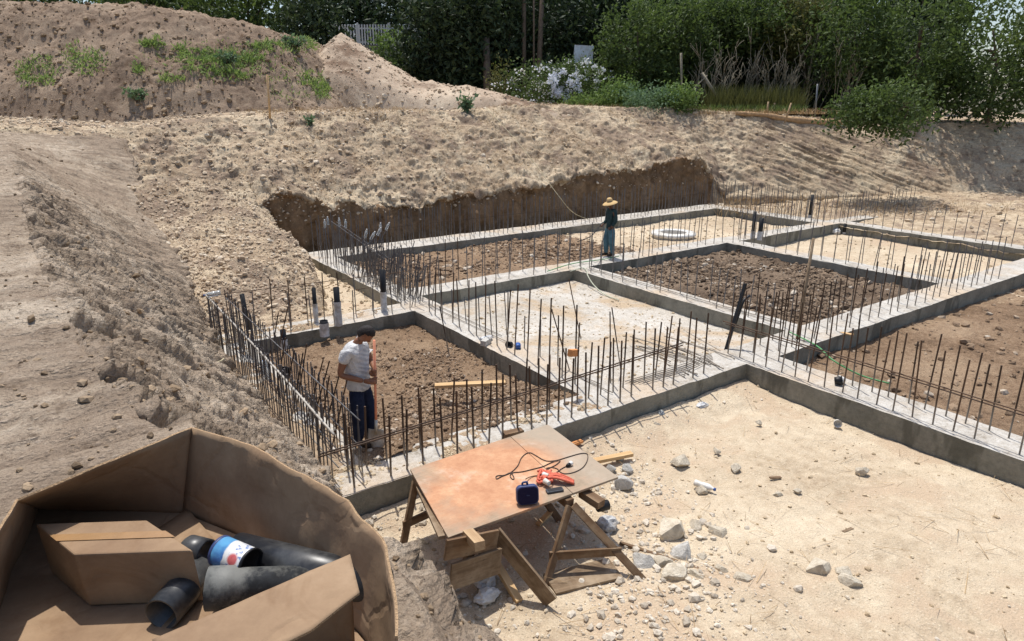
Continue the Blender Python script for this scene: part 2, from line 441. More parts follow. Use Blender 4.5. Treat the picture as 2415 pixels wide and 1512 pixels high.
M['rock'] = clod_mat('rock', S(150, 136, 116), S(216, 204, 184))
def rock_mat(nm, c0, c1):
    n = NT(nm); c = n.ramp(n.noise(5, 7, 0.7), [(0.3, c0), (0.68, c1)])
    c = n.mix(n.math('MULTIPLY', n.objrand(), 0.35), c, c0)
    return n.done(c, 0.95, n.bump(n.noise(14, 8, 0.72), 0.8, 0.04), 0.1)
M['rock'] = rock_mat('pale_rock', S(186, 172, 150), S(232, 222, 202))
M['rock_grey'] = rock_mat('grey_rock', S(170, 166, 158), S(222, 219, 212))
M['skin'] = simple('skin', S(134, 92, 68), 0.6, 0.12, 16, 0.1, 0.35)
M['skin_dark'] = simple('skin_dark', S(110, 76, 58), 0.6, 0.12, 16, 0.1, 0.35)
M['hair'] = simple('dark_hair', S(38, 32, 30), 0.7, 0.3, 60, 0.8, 0.3)
def shirt_mat():
    n = NT('tee_shirt')
    f = n.noise(9, 5); c = n.ramp(f, [(0.3, S(184, 184, 184)), (0.7, S(216, 216, 216))])
    sx = n.t.nodes.new('ShaderNodeSeparateXYZ'); n.lk(n.co, sx.inputs[0])
    w = n.t.nodes.new('ShaderNodeTexWave'); w.inputs['Scale'].default_value = 4.5; w.bands_direction = 'DIAGONAL'; w.inputs['Distortion'].default_value = 3
    n.lk(n.mapping((0.6, 1, 2.4)), w.inputs[0])
    front = n.ramp(sx.outputs[0], [(0.06, 0.), (0.09, 1.)])
    m = n.math('MULTIPLY', front, n.ramp(w.outputs['Fac'], [(0.45, 0.), (0.55, 1.)]))
    c = n.mix(n.math('MULTIPLY', m, 0.3), c, S(90, 96, 116))
    return n.done(c, 0.9, n.bump(n.noise(9, 4), 0.9, 0.06), 0.1)
M['tee'] = shirt_mat()
M['jeans'] = simple('dark_jeans', S(38, 44, 62), 0.9, 0.35, 14, 0.5, 0.1)
M['jacket'] = simple('dark_work_shirt', S(54, 70, 70), 0.9, 0.3, 10, 0.6, 0.1)
M['denim'] = simple('worn_denim', S(88, 118, 128), 0.9, 0.35, 7, 0.6, 0.1)
M['boot'] = simple('brown_boot', S(70, 58, 48), 0.8, 0.3, 20, 0.3, 0.2)
M['straw'] = simple('straw', S(206, 174, 124), 0.9, 0.2, 60, 0.6, 0.1)
M['handle'] = simple('shovel_handle', S(224, 148, 116), 0.6, 0.12, 8, 0.1, 0.3)
M['steel_dull'] = simple('dull_blade', S(206, 202, 192), 0.6, 0.2, 10, 0.2, 0.4, 0.3, dirt=S(160, 138, 110))
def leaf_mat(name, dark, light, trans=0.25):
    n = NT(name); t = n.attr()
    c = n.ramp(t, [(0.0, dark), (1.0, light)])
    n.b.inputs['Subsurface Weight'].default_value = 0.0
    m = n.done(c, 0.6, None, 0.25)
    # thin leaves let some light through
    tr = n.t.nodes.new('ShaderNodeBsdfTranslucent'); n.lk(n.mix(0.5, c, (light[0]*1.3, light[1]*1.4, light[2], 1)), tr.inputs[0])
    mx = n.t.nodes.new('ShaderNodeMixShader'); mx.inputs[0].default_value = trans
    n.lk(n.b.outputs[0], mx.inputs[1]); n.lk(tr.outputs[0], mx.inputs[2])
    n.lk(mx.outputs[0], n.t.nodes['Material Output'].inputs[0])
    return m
M['leaf_dark'] = leaf_mat('leaf_dark', S(32, 42, 30), S(68, 84, 54), 0.15)
M['leaf_mid'] = leaf_mat('leaf_mid', S(40, 54, 30), S(98, 116, 64), 0.3)
M['leaf_light'] = leaf_mat('leaf_light', S(64, 86, 44), S(128, 150, 84), 0.3)
M['leaf_olive'] = leaf_mat('leaf_olive', S(66, 70, 40), S(116, 116, 68), 0.2)
M['leaf_grey'] = leaf_mat('leaf_grey', S(64, 84, 62), S(120, 146, 110), 0.25)
M['grass'] = leaf_mat('grass', S(84, 106, 58), S(154, 174, 104), 0.3)
M['dry'] = leaf_mat('dry_stem', S(120, 96, 70), S(186, 158, 118), 0.1)
M['petal'] = leaf_mat('petal', S(206, 206, 214), S(246, 246, 250), 0.2)
M['petal_blue'] = leaf_mat('petal_blue', S(196, 200, 218), S(236, 238, 248), 0.2)
M['bark'] = simple('bark', S(104, 92, 80), 0.95, 0.35, 9, 0.9, 0.1)
M['bark_pale'] = simple('bark_pale', S(146, 138, 120), 0.95, 0.3, 9, 0.8, 0.1)
M['log'] = simple('log_bark', S(176, 146, 112), 0.95, 0.3, 7, 0.8, 0.1)
M['sign'] = simple('sign_board', S(196, 208, 220), 0.5, 0.12, 6, 0.1, 0.4, dirt=S(164, 160, 156))
M['fence_white'] = simple('fence_white', S(206, 206, 204), 0.6, 0.1, 6, 0.1, 0.3)
M['wall_grey'] = simple('wall_grey', S(122, 118, 112), 0.9, 0.2, 2, 0.4, 0.1)
M['galv'] = simple('galvanised', S(128, 130, 130), 0.5, 0.2, 10, 0.1, 0.4, 0.5)
# ------------------------------------------------------------------ scattering helpers
def _ico():
    bm = bmesh.new(); bmesh.ops.create_icosphere(bm, subdivisions=1, radius=1.0)
    V = np.array([v.co[:] for v in bm.verts]); F = np.array([[v.index for v in f.verts] for f in bm.faces]); bm.free(); return V, F
ICO_V, ICO_F = _ico()
CLOD = []
for k in range(8):
    v = ICO_V * (1 + 0.55 * rng.uniform(-0.5, 0.5, (len(ICO_V), 1)))
    CLOD.append(v)
def rand_rot(n):
    q = rng.normal(size=(n, 4)); q /= np.linalg.norm(q, axis=1)[:, None]
    w, x, y, z = q.T
    return np.stack([np.stack([1-2*(y*y+z*z), 2*(x*y-z*w), 2*(x*z+y*w)], -1), np.stack([2*(x*y+z*w), 1-2*(x*x+z*z), 2*(y*z-x*w)], -1), np.stack([2*(x*z-y*w), 2*(y*z+x*w), 1-2*(x*x+y*y)], -1)], 1)
def clods(name, pts, sizes, mat, label, cat, parent=None, flat=0.75):
    n = len(pts); nv = len(ICO_V)
    base = np.stack(CLOD)[rng.integers(0, len(CLOD), n)] * rng.uniform(0.7, 1.3, (n, 1, 3))
    V = np.einsum('nij,nvj->nvi', rand_rot(n), base) * np.asarray(sizes)[:, None, None]
    V[..., 2] *= flat
    V = V + np.asarray(pts)[:, None, :]
    F = (ICO_F[None] + (np.arange(n) * nv)[:, None, None]).reshape(-1, 3)
    t = np.repeat(rng.uniform(0, 1, n), nv)
    o = link(name, np_mesh(name, V.reshape(-1, 3), F, False, t), mat, parent)
    return tag(o, label, None, None, 'stuff')
def on_grid(X, n, wt=None):          # random points on a grid of points, weighted by how large a cell shows from the path side
    nu, nv = X.shape[:2]
    A = X[:-1, :-1]; B = X[1:, :-1]; C = X[:-1, 1:]
    ar = np.linalg.norm(np.cross(B - A, C - A), axis=-1)
    cen = A + 0.5 * (B - A) + 0.5 * (C - A)
    d = np.linalg.norm(cen - np.array([0, 0, CAM_H]), axis=-1)
    w = ar / np.maximum(d, 3.0) ** 1.3
    if wt is not None: w = w * wt(cen)
    w = (w / w.sum()).ravel()
    idx = rng.choice(len(w), n, p=w)
    u, v = rng.random((2, n, 1))
    A, B, C = A.reshape(-1, 3)[idx], B.reshape(-1, 3)[idx], C.reshape(-1, 3)[idx]
    return A + u * (B - A) + v * (C - A)
def power(n, lo, hi, e=2.2): 
    u = rng.random(n); return (lo ** (1 - e) + u * (hi ** (1 - e) - lo ** (1 - e))) ** (1 / (1 - e))
def dist(p): return np.linalg.norm(np.asarray(p) - np.array([0, 0, CAM_H]), axis=-1)

# ------------------------------------------------------------------ terrain
def field(name, a0, a1, b0, b1, res, fz, mat, disp=None, kind='structure'):
    na, nb = int((a1 - a0) / res) + 1, int((b1 - b0) / res) + 1
    A, B = np.meshgrid(np.linspace(a0, a1, na), np.linspace(b0, b1, nb), indexing='ij')
    X = np.stack([A, B, fz(A, B)], -1)
    o = link(name, grid_mesh(name, X), mat)
    tag(o, kind=kind)
    return X
def P3(A, B, z=0): return np.stack([A, B, np.full_like(A, z, dtype=float)], -1)
def rough(A, B, big, small, seed, sb=0.7, ss=4.0):
    p = P3(A, B)
    return big * fbm(p, sb, 3, seed) + small * fbm(p, ss, 4, seed + 9, 0.6)

# base of the pit (below all fills)
tag(link('ground', np_mesh('ground', [(-400, -400, -0.95), (400, -400, -0.95), (400, 400, -0.95), (-400, 400, -0.95)], [(0, 1, 2, 3)]), M['far_soil']), kind='structure')

# the yard in front of the foundation
Xyard = field('sand_yard', 2.2, 10.37, -2.0, 6.98, 0.035,
    lambda A, B: -0.40 + rough(A, B, 0.08, 0.030, 3) - 0.05 * np.maximum(fbm(P3(A, B), 1.8, 3, 13) - .15, 0) + 0.09 * sstep(B, 6.3, 6.95) + 0.05 * np.exp(-((A - 4.6) ** 2 + (B - 3.6) ** 2) / 1.5), M['sand'])
# fills inside the grid of beams
Xc1 = field('soil_bed_near', 3.1, 6.97, 7.55, 13.5, 0.04,
    lambda A, B: -0.30 + 0.30 * (1 - sstep(B, 7.5, 9.4)) + 0.06 * (1 - sstep(A, 3.1, 4.5)) + rough(A, B, 0.09, 0.07, 21, 0.9, 6), M['fill'])
Xc2 = field('screed_floor', 7.55, 12.72, 7.5, 14.66, 0.05,
    lambda A, B: -0.03 - 0.31 * sstep((A - 7.7) * 0.45 + (B - 7.5) * 0.5, 0.3, 3.2) + 0.10 * np.exp(-((A - 10.2) ** 2 / 3 + (B - 13.6) ** 2 / .5)) + rough(A, B, 0.05, 0.02, 31), M['screed'])
Xc3 = field('soil_bed_right', 13.2, 19.7, 7.55, 14.55, 0.055,
    lambda A, B: -0.30 + 0.14 * np.exp(-((A - 16.8) ** 2 / 6 + (B - 11) ** 2 / 5)) + rough(A, B, 0.10, 0.10, 41, 0.8, 4), M['dark_fill'])
Xc4 = field('sand_bed_far_right', 20.2, 34, 5, 14.55, 0.12, lambda A, B: -0.42 + rough(A, B, 0.08, 0.04, 51), M['sand'])
Xc5 = field('soil_bed_far', 7.5, 17.2, 15.2, 20.2, 0.06,
    lambda A, B: -0.26 + 0.10 * np.exp(-((A - 13.5) ** 2 / 9 + (B - 17.2) ** 2 / 2)) + rough(A, B, 0.10, 0.07, 61, 0.9, 4) - 0.1 * sstep(A, 16.2, 17.2), M['fill'])
Xc5b = field('sand_bed_far', 15.6, 26.0, 15.2, 20.2, 0.08, lambda A, B: -0.30 + rough(A, B, 0.06, 0.04, 71) - 0.12 * (1 - sstep(A, 15.6, 17.0)), M['sand'])
Xc6 = field('soil_bed_corner', 11.1, 30, -3, 6.95, 0.07, lambda A, B: -0.36 + rough(A, B, 0.09, 0.06, 81), M['fill'])
Xc7 = field('strip_by_beam', 5.0, 7.05, 13.9, 22.0, 0.05, lambda A, B: -0.28 + rough(A, B, 0.06, 0.04, 91) + 0.12 * sstep(B, 19, 22), M['sand'])
Xright = field('apron_right', 26.7, 60, -6, 24.5, 0.16, lambda A, B: -0.12 + 0.5 * sstep(A, 28, 36) + rough(A, B, 0.12, 0.07, 95), M['far_soil'])

# ramp of loose earth at the left of the pit
def ramp_z(A, B):
    z = np.where(B < 21.8, 0.02 + 0.21 * np.maximum(B - 14.6, 0), 1.53 + 0.52 * (B - 21.8))
    z = z + 0.25 * np.exp(-((A - 4.2) ** 2 / 1.6 + (B - 17.2) ** 2 / 1.2)) - 0.12 * np.exp(-((A - 3.9) ** 2 / .3 + (B - 19.4) ** 2 / .3))
    z = z + rough(A, B, 0.20, 0.13, 101, 0.8, 3.6)
    edge = np.interp(B, [14, 15.0, 16.3, 18, 22, 24], [7.0, 5.3, 5.65, 6.2, 6.3, 6.6]) + 0.30 * fbm(P3(A * 0, B), 0.8, 4, 7, 0.65) + 0.12 * fbm(P3(A, B), 4, 3, 8)
    cut = sstep(A, edge - 0.10, edge + 0.30)
    z = z - 0.35 * sstep(A, edge - 1.1, edge + .1)
    low = np.where(B < 15.2, np.minimum(z, -0.1), -0.5)
    z = z * (1 - cut) + low * cut
    return np.where(B < 14.55, np.minimum(z, -0.06 + 0.05 * fbm(P3(A, B), 3, 3, 4)), z)
Xramp = field('earth_ramp', 1.6, 6.9, 13.9, 23.2, 0.045, ramp_z, M['far_soil'])

# near bank the photographer stands on: swept along Y
def near_bank():
    bs = np.concatenate([np.linspace(-6, 3, 120, endpoint=False), np.linspace(3, 20, 330, endpoint=False), np.linspace(20, 34, 120)])
    rows = []
    T = np.concatenate([np.linspace(0, 1, 60, endpoint=False), np.linspace(1, 2, 130, endpoint=False), np.linspace(2, 3, 18)])
    for b in bs:
        zc = np.interp(b, [-6, 4, 8, 16, 26, 34], [2.98, 2.98, 3.02, 3.3, 3.75, 4.1])
        ac = np.interp(b, [-6, 2.6, 4.2, 7, 34], [0.86, 0.82, 0.25, 0.05, -0.3])
        az, aa = (0.45, 2.30) if b < 14 else (None, None)
        at = np.interp(b, [-6, 12, 15, 18, 34], [2.22, 2.32, 2.6, 2.95, 3.0])
        zt = np.interp(b, [-6, 13, 14.6, 21.8, 26, 34], [0.45, 0.45, 0.25, 1.45, 3.5, 4.05])
        dr = np.interp(b, [-6, 13, 15, 34], [1.0, 1.0, 0.25, 0.2])
        X = np.empty((len(T), 3))
        k0, k1, k2 = T < 1, (T >= 1) & (T < 2), T >= 2
        t = T[k0]; X[k0, 0] = ac - (1 - t) ** 2.2 * 22; X[k0, 2] = zc + 0.0 * t
        t = T[k1] - 1; e = t
        X[k1, 0] = ac + (at - ac) * (e * 0.93 + 0.07 * e * e) ; X[k1, 2] = zc + (zt - zc) * (0.94 * e + 0.06 * e * e)
        t = T[k2] - 2; X[k2, 0] = at + 0.08 * t; X[k2, 2] = zt - dr * t
        X[:, 1] = b
        rows.append(X)
    X = np.stack(rows)
    # round the crest
    for _ in range(6):
        X[:, 1:-1] = X[:, 1:-1] * 0.5 + 0.25 * (X[:, :-2] + X[:, 2:])
    du = np.gradient(X, axis=0); dv = np.gradient(X, axis=1)
    N = np.cross(dv, du); N /= np.linalg.norm(N, axis=-1)[..., None] + 1e-9
    N = np.where(N[..., 2:] < -0.2, -N, N)
    steep = sstep(1 - np.abs(N[..., 2]), 0.15, 0.4)
    # bucket-tooth furrows running down the face at a slant
    q = np.stack([(X[..., 1] * 0.80 + X[..., 2] * 0.60) * 4.6, (X[..., 1] * 0.60 - X[..., 2] * 0.80) * 0.8, X[..., 0] * 0.6], -1)
    fur = 1 - np.abs(fbm(q, 1.0, 3, 140, 0.5)) * 2
    d = 0.13 * fbm(X, 0.9, 3, 120) + steep * (0.17 * (fur - 0.5) + 0.08 * (1 - np.abs(fbm(q * np.array([2.3, 1.6, 2]), 1.0, 3, 145, 0.5)) * 2)) + 0.08 * fbm(X, 4, 5, 130, 0.68) - 0.05
    pad = (X[..., 1] < 3.6) & (T[None, :] < 1.15)
    d = np.where(pad, d * 0.25, d)
    X = X + N * d[..., None]
    tag(link('near_bank', grid_mesh('near_bank', X), M['bank_soil']), kind='structure')
    return X
Xbank = near_bank()

# far bank with its undercut face, sloping up to the terrace, turning along the right side
def far_bank():
    raw = [(-26, 21.8), (25.6, 21.8), (27.6, 21.5), (29.0, 20.6), (36.0, 16.2), (60, 1.5)]
    pts = [np.array(p, float) for p in raw]
    seg = [np.linalg.norm(pts[i+1] - pts[i]) for i in range(len(pts) - 1)]
    cum = np.concatenate([[0], np.cumsum(seg)])
    ss = np.concatenate([np.linspace(0, 29, 70, endpoint=False), np.linspace(29, 66, 640, endpoint=False), np.linspace(66, cum[-1], 100)])
    path = np.stack([np.interp(ss, cum, [p[i] for p in pts]) for i in (0, 1)], -1)
    sm = path.copy()
    for _ in range(30): sm[1:-1] = 0.5 * sm[1:-1] + 0.25 * (sm[:-2] + sm[2:])
    path = sm
    tg = np.gradient(path, axis=0); tg /= np.linalg.norm(tg, axis=1)[:, None]
    nr = np.stack([-tg[:, 1], tg[:, 0]], -1)
    for _ in range(60): nr[1:-1] = 0.5 * nr[1:-1] + 0.25 * (nr[:-2] + nr[2:])
    nr /= np.linalg.norm(nr, axis=1)[:, None]
    a = path[:, 0]
    wh = np.interp(a, [5.4, 6.0, 6.6, 7.2, 8.4, 9.8, 11.8, 13.6, 16.6, 18.8, 22, 24.1, 26.0, 26.9, 27.6, 28.2], [1.2, 1.6, 1.95, 1.68, 1.2, 1.35, 0.98, 1.3, 1.34, 1.52, 1.70, 1.86, 2.2, 2.0, 1.2, 0.12])
    zT = np.interp(a, [-26, 0, 3.4, 5.7, 8.2, 10.9, 16.9, 19.3, 24.6, 28, 30.5, 33, 36, 44, 60], [4.2, 3.9, 3.72, 4.0, 4.17, 4.25, 4.25, 4.46, 4.46, 4.28, 4.1, 3.85, 3.65, 3.6, 3.6])
    dT = np.interp(a, [20, 26, 31, 36], [5.2, 5.0, 4.2, 4.0])
    foot = np.interp(a, [20, 27, 31, 37], [-0.45, -0.4, 0.1, 0.3])
    p1 = P3(a, ss * 0)
    wh = wh + np.where((a > 6) & (a < 27.4), 0.22 * fbm(P3(ss, ss * 0), 0.9, 3, 200) + 0.20 * fbm(P3(ss, ss * 0), 3.0, 4, 210, 0.65), 0)
    T = np.concatenate([np.linspace(0, 1, 34, endpoint=False), np.linspace(1, 2, 120, endpoint=False), np.linspace(2, 3, 60)])
    D = np.empty((len(ss), len(T))); Zz = np.empty_like(D)
    k0, k1, k2 = T < 1, (T >= 1) & (T < 2), T >= 2
    t = T[k0][None]
    lean = np.interp(a, [20, 27, 28.5], [0.30, 0.32, 0.1])[:, None]
    D[:, k0] = lean * t ** 1.5; Zz[:, k0] = foot[:, None] + (wh - foot)[:, None] * t
    t = (T[k1] - 1)[None]
    # overhanging lip, then the slope
    D[:, k1] = lean - 0.10 * np.exp(-((t - 0.02) / 0.02) ** 2) + (dT[:, None] - lean) * t
    Zz[:, k1] = wh[:, None] + (zT - wh)[:, None] * (t ** 0.92 * 1.02 - 0.02 * t)
    t = (T[k2] - 2)[None]
    D[:, k2] = dT[:, None] + 60 * t ** 2.2; Zz[:, k2] = zT[:, None] + 0.5 * t
    X = np.concatenate([path[:, None, :] + nr[:, None, :] * D[..., None], Zz[..., None]], -1)
    du = np.gradient(X, axis=0); dv = np.gradient(X, axis=1)
    N = np.cross(du, dv); N /= np.linalg.norm(N, axis=-1)[..., None] + 1e-9
    face = np.broadcast_to(k0[None], D.shape); slope = np.broadcast_to(k1[None], D.shape)
    lump = 0.20 * fbm(X, 0.55, 3, 230) + 0.12 * fbm(X, 1.7, 3, 235)
    ridg = 0.16 * (1 - 2 * np.abs(fbm(X * np.array([1, 1, 1.6]), 1.1, 4, 240, 0.55)))
    fine = 0.10 * fbm(X, 4.0, 5, 250, 0.7) - 0.16 * np.maximum(fbm(X, 2.2, 4, 255, 0.65) - 0.22, 0)
    fade = sstep(1 - np.abs(T - 2.0)[None], 0.0, 1.0) * 0 + 1
    d = np.where(slope, lump + ridg * 0.8 + fine, lump * 0.35 + fine * 0.8)
    col_ = np.stack([X[..., 0] * 2.4, X[..., 1] * 2.4, X[..., 2] * 0.25], -1)
    d = np.where(face, 0.30 * fbm(col_, 0.45, 4, 260, 0.6) + 0.16 * fbm(X, 1.8, 5, 262, 0.68), d)
    # furrows raked down the right bank by the bucket
    rt = sstep(a, 28, 31)[:, None]
    q = np.stack([(X[..., 0] * 0.6 + X[..., 1] * 0.1 + X[..., 2] * 0.75) * 3.6, (X[..., 0] * 0.5 - X[..., 2] * 0.8) * 0.45, X[..., 1] * 0.4], -1)
    d = d * (1 - 0.6 * rt) + rt * slope * 0.11 * (1 - 2 * np.abs(fbm(q, 1, 3, 270)))
    lipm = np.exp(-((T - 1.02) / 0.09) ** 2)[None]
    d = d + lipm * (0.20 * fbm(X, 3.2, 5, 290, 0.7) - 0.03) * (1 - rt)
    far = sstep(T, 2.0, 2.2)[None]
    d = d * (1 - 0.5 * far)
    X = X + N * d[..., None]
    me = grid_mesh('far_bank', X)
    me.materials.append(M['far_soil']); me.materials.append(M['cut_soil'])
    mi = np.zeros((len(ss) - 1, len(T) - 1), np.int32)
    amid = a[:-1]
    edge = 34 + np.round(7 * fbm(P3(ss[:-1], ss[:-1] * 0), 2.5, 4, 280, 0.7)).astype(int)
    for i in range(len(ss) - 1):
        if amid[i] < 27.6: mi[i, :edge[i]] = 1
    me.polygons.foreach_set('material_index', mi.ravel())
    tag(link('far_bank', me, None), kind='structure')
    return X, T
Xfar, Tfar = far_bank()

# heaps on the terrace, in plan coordinates (right, forward) of the place
def heap(name, x0, x1, y0, y1, res, fz, mat):
    nx, ny = int((x1 - x0) / res) + 1, int((y1 - y0) / res) + 1
    x, y = np.meshgrid(np.linspace(x0, x1, nx), np.linspace(y0, y1, ny), indexing='ij')
    A, B = x * _cy + y * _sy, -x * _sy + y * _cy
    z = fz(x, y, A, B)
    X = np.stack([A, B, z], -1)
    # loose lumps
    o = link(name, grid_mesh(name, X), mat); tag(o, kind='structure')
    return X
def mound_z(x, y, A, B):
    ed = x + 0.3 * fbm(P3(A, B), 0.5, 3, 301)
    ridge = np.interp(ed, [-30, -18, -14, -11.5, -9.4, -8.6, -7.6, -6.2], [5.2, 4.9, 4.5, 4.1, 3.5, 2.7, 1.5, -0.4])
    front = np.interp(ed, [-30, -16, -9, -6], [27.0, 27.2, 28.6, 30.0]) + 0.35 * fbm(P3(A, B), 0.6, 3, 302)
    s = sstep(y, front - 0.4, front + 3.0) * 0.40 + sstep(y, front + 1.6, front + 6.5) * 0.60
    back = 1 - sstep(y, 38, 44)
    z = 4.0 + ridge * s * back
    z = z + (0.22 * fbm(P3(A, B), 0.5, 3, 303) + 0.30 * fbm(P3(A, B), 1.4, 5, 304, 0.65) + 0.08 * fbm(P3(A, B), 6, 3, 305)) * np.clip(s * 3, 0, 1)
    return z - 0.6 * (1 - np.clip(s * 4, 0, 1)) - 2.5 * (1 - sstep(y, 25.5, 27.5 + 0 * y)) - 1.6 * sstep(x, -7.5, -5.5)
Xmound = heap('spoil_mound', -32, -5.0, 25.5, 44, 0.09, mound_z, M['mound'])
def gravel_z(x, y, A, B):
    r1 = np.hypot((x + 8.0) * np.where(x > -8.0, 0.92, 1.15), (y - 37) * 1.0)
    z1 = 3.85 - r1 * 0.66
    r2 = np.hypot((x + 3.4) * 0.8, (y - 36.0) * 1.1); z2 = 1.55 - r2 * 0.42
    r3 = np.hypot((x + 1.6) * 0.75, (y - 35.5)); z3 = 1.25 - r3 * 0.34
    k = 6.0
    z = np.log(np.exp(k * z1) + np.exp(k * z2) + np.exp(k * z3) + 1e-9) / k
    z = np.maximum(z, -0.6)
    return 4.25 + z - 3.0 * (1 - sstep(y, 31.0, 34.0)) - 1.0 * sstep(x, 3, 5) - 1.5 * (1 - sstep(x, -16, -13)) + 0.10 * fbm(P3(A, B), 0.8, 3, 311) + 0.05 * fbm(P3(A, B), 3, 4, 312)
Xgravel = heap('gravel_heap', -16, 5, 30.5, 44, 0.10, gravel_z, M['gravel_heap'])

# loose clods and stones lying on the earth
def drop(name, X, n, lo, hi, mat, label, e=2.4, wt=None, per_dist=0.0, flat=0.75):
    p = on_grid(X, n, wt)
    s = power(n, lo, hi, e)
    if per_dist: s = s * np.clip(dist(p) * per_dist, 0.6, 4)
    s = np.minimum(s, 0.0085 * dist(p))
    p = p + np.array([0, 0, 1]) * (s * 0.25)[:, None]
    return clods(name, p, s, mat, label, None, None, flat)
drop('soil_clods', Xc1, 13000, 0.009, 0.065, M['clod_fill'], 'crumbled brown clods over the soil bed around the worker', 2.9, lambda c: np.clip(fbm(c, 0.9, 3, 31) * 2 + .75, 0.1, 1.6) * np.where(c[..., 1] < 10.2, 1.5, .7))
drop('soil_clods', Xc3, 6500, 0.02, 0.11, M['clod_dark'], 'dark brown clods heaped in the right-hand soil bed', 2.7, lambda c: np.clip(fbm(c, 0.7, 3, 33) * 2 + .7, 0.1, 1.6))
drop('soil_clods', Xc5, 4200, 0.02, 0.11, M['clod_fill'], 'brown clods in the long soil bed before the far bank', 2.7, lambda c: np.clip(fbm(c, 0.7, 3, 34) * 2 + .7, 0.1, 1.6))
drop('soil_clods', Xc6, 1500, 0.02, 0.11, M['clod_fill'], 'brown clods in the corner soil bed at the right')
drop('sand_crumbs', Xc5b, 700, 0.02, 0.07, M['clod_sand'], 'pale crumbs on the far sand bed')
drop('sand_crumbs', Xc4, 500, 0.02, 0.07, M['clod_sand'], 'pale crumbs on the far right sand bed')
drop('screed_crumbs', Xc2, 900, 0.012, 0.05, M['clod_sand'], 'pale crumbs on the whitish screed floor')
drop('yard_pebbles', Xyard, 2400, 0.007, 0.035, M['clod_sand'], 'fine pale pebbles strewn over the sand yard', 2.6)
def rub(c):
    x = c[..., 0]; y = c[..., 1]
    return np.exp(-((x - 6.1) ** 2 / 0.35 + (y - 5.9) ** 2 / 0.5)) * 3 + np.exp(-((x - 5.3) ** 2 / 0.5 + (y - 4.4) ** 2 / 1.0)) * 2.4 + np.exp(-((x - 4.4) ** 2 / 0.8 + (y - 3.9) ** 2 / .5)) * 2 + np.exp(-((x - 3.0) ** 2 / .3 + (y - 5.2) ** 2 / 3)) * 1.5 + np.exp(-((y - 6.7) ** 2 / 0.03)) * 0.5 + 0.004
drop('rubble_bits', Xyard, 2300, 0.008, 0.06, M['rubble'], 'broken concrete crumbs and gravel around the work table', 2.3, rub)
drop('slope_clods', Xfar, 17000, 0.02, 0.12, M['clod_far'], 'loose pale clods strewn over the far slope', 2.7, lambda c: np.where((c[..., 2] > 0.9) & (c[..., 2] < 4.7) & (c[..., 0] > -2) & (c[..., 0] < 40), 1.0, 0.02) * np.where(c[..., 0] < 14, 1.6, 0.6))
drop('ramp_clods', Xramp, 9000, 0.012, 0.085, M['clod_far'], 'loose clods and stones over the earth ramp', 2.5, lambda c: np.where(c[..., 2] > -0.05, 1.0, 0.1))
drop('bank_clods', Xbank, 7000, 0.008, 0.08, M['clod_bank'], 'small brown clods clinging to the near bank', 2.5, lambda c: np.where(c[..., 0] > -3, 1.0, 0.1))
drop('mound_clods', Xmound, 8000, 0.025, 0.13, M['clod_bank'], 'brown clods over the grassy spoil mound', 2.7)
drop('heap_stones', Xgravel, 4500, 0.025, 0.13, M['clod_far'], 'pale stones on the gravel heap', 2.8)
drop('apron_clods', Xright, 900, 0.03, 0.2, M['clod_far'], 'clods along the foot of the right bank', 2.4, lambda c: np.where(c[..., 0] < 40, 1., .05))
drop('strip_clods', Xc7, 700, 0.015, 0.09, M['clod_sand'], 'pale clods between the ramp and the beam')

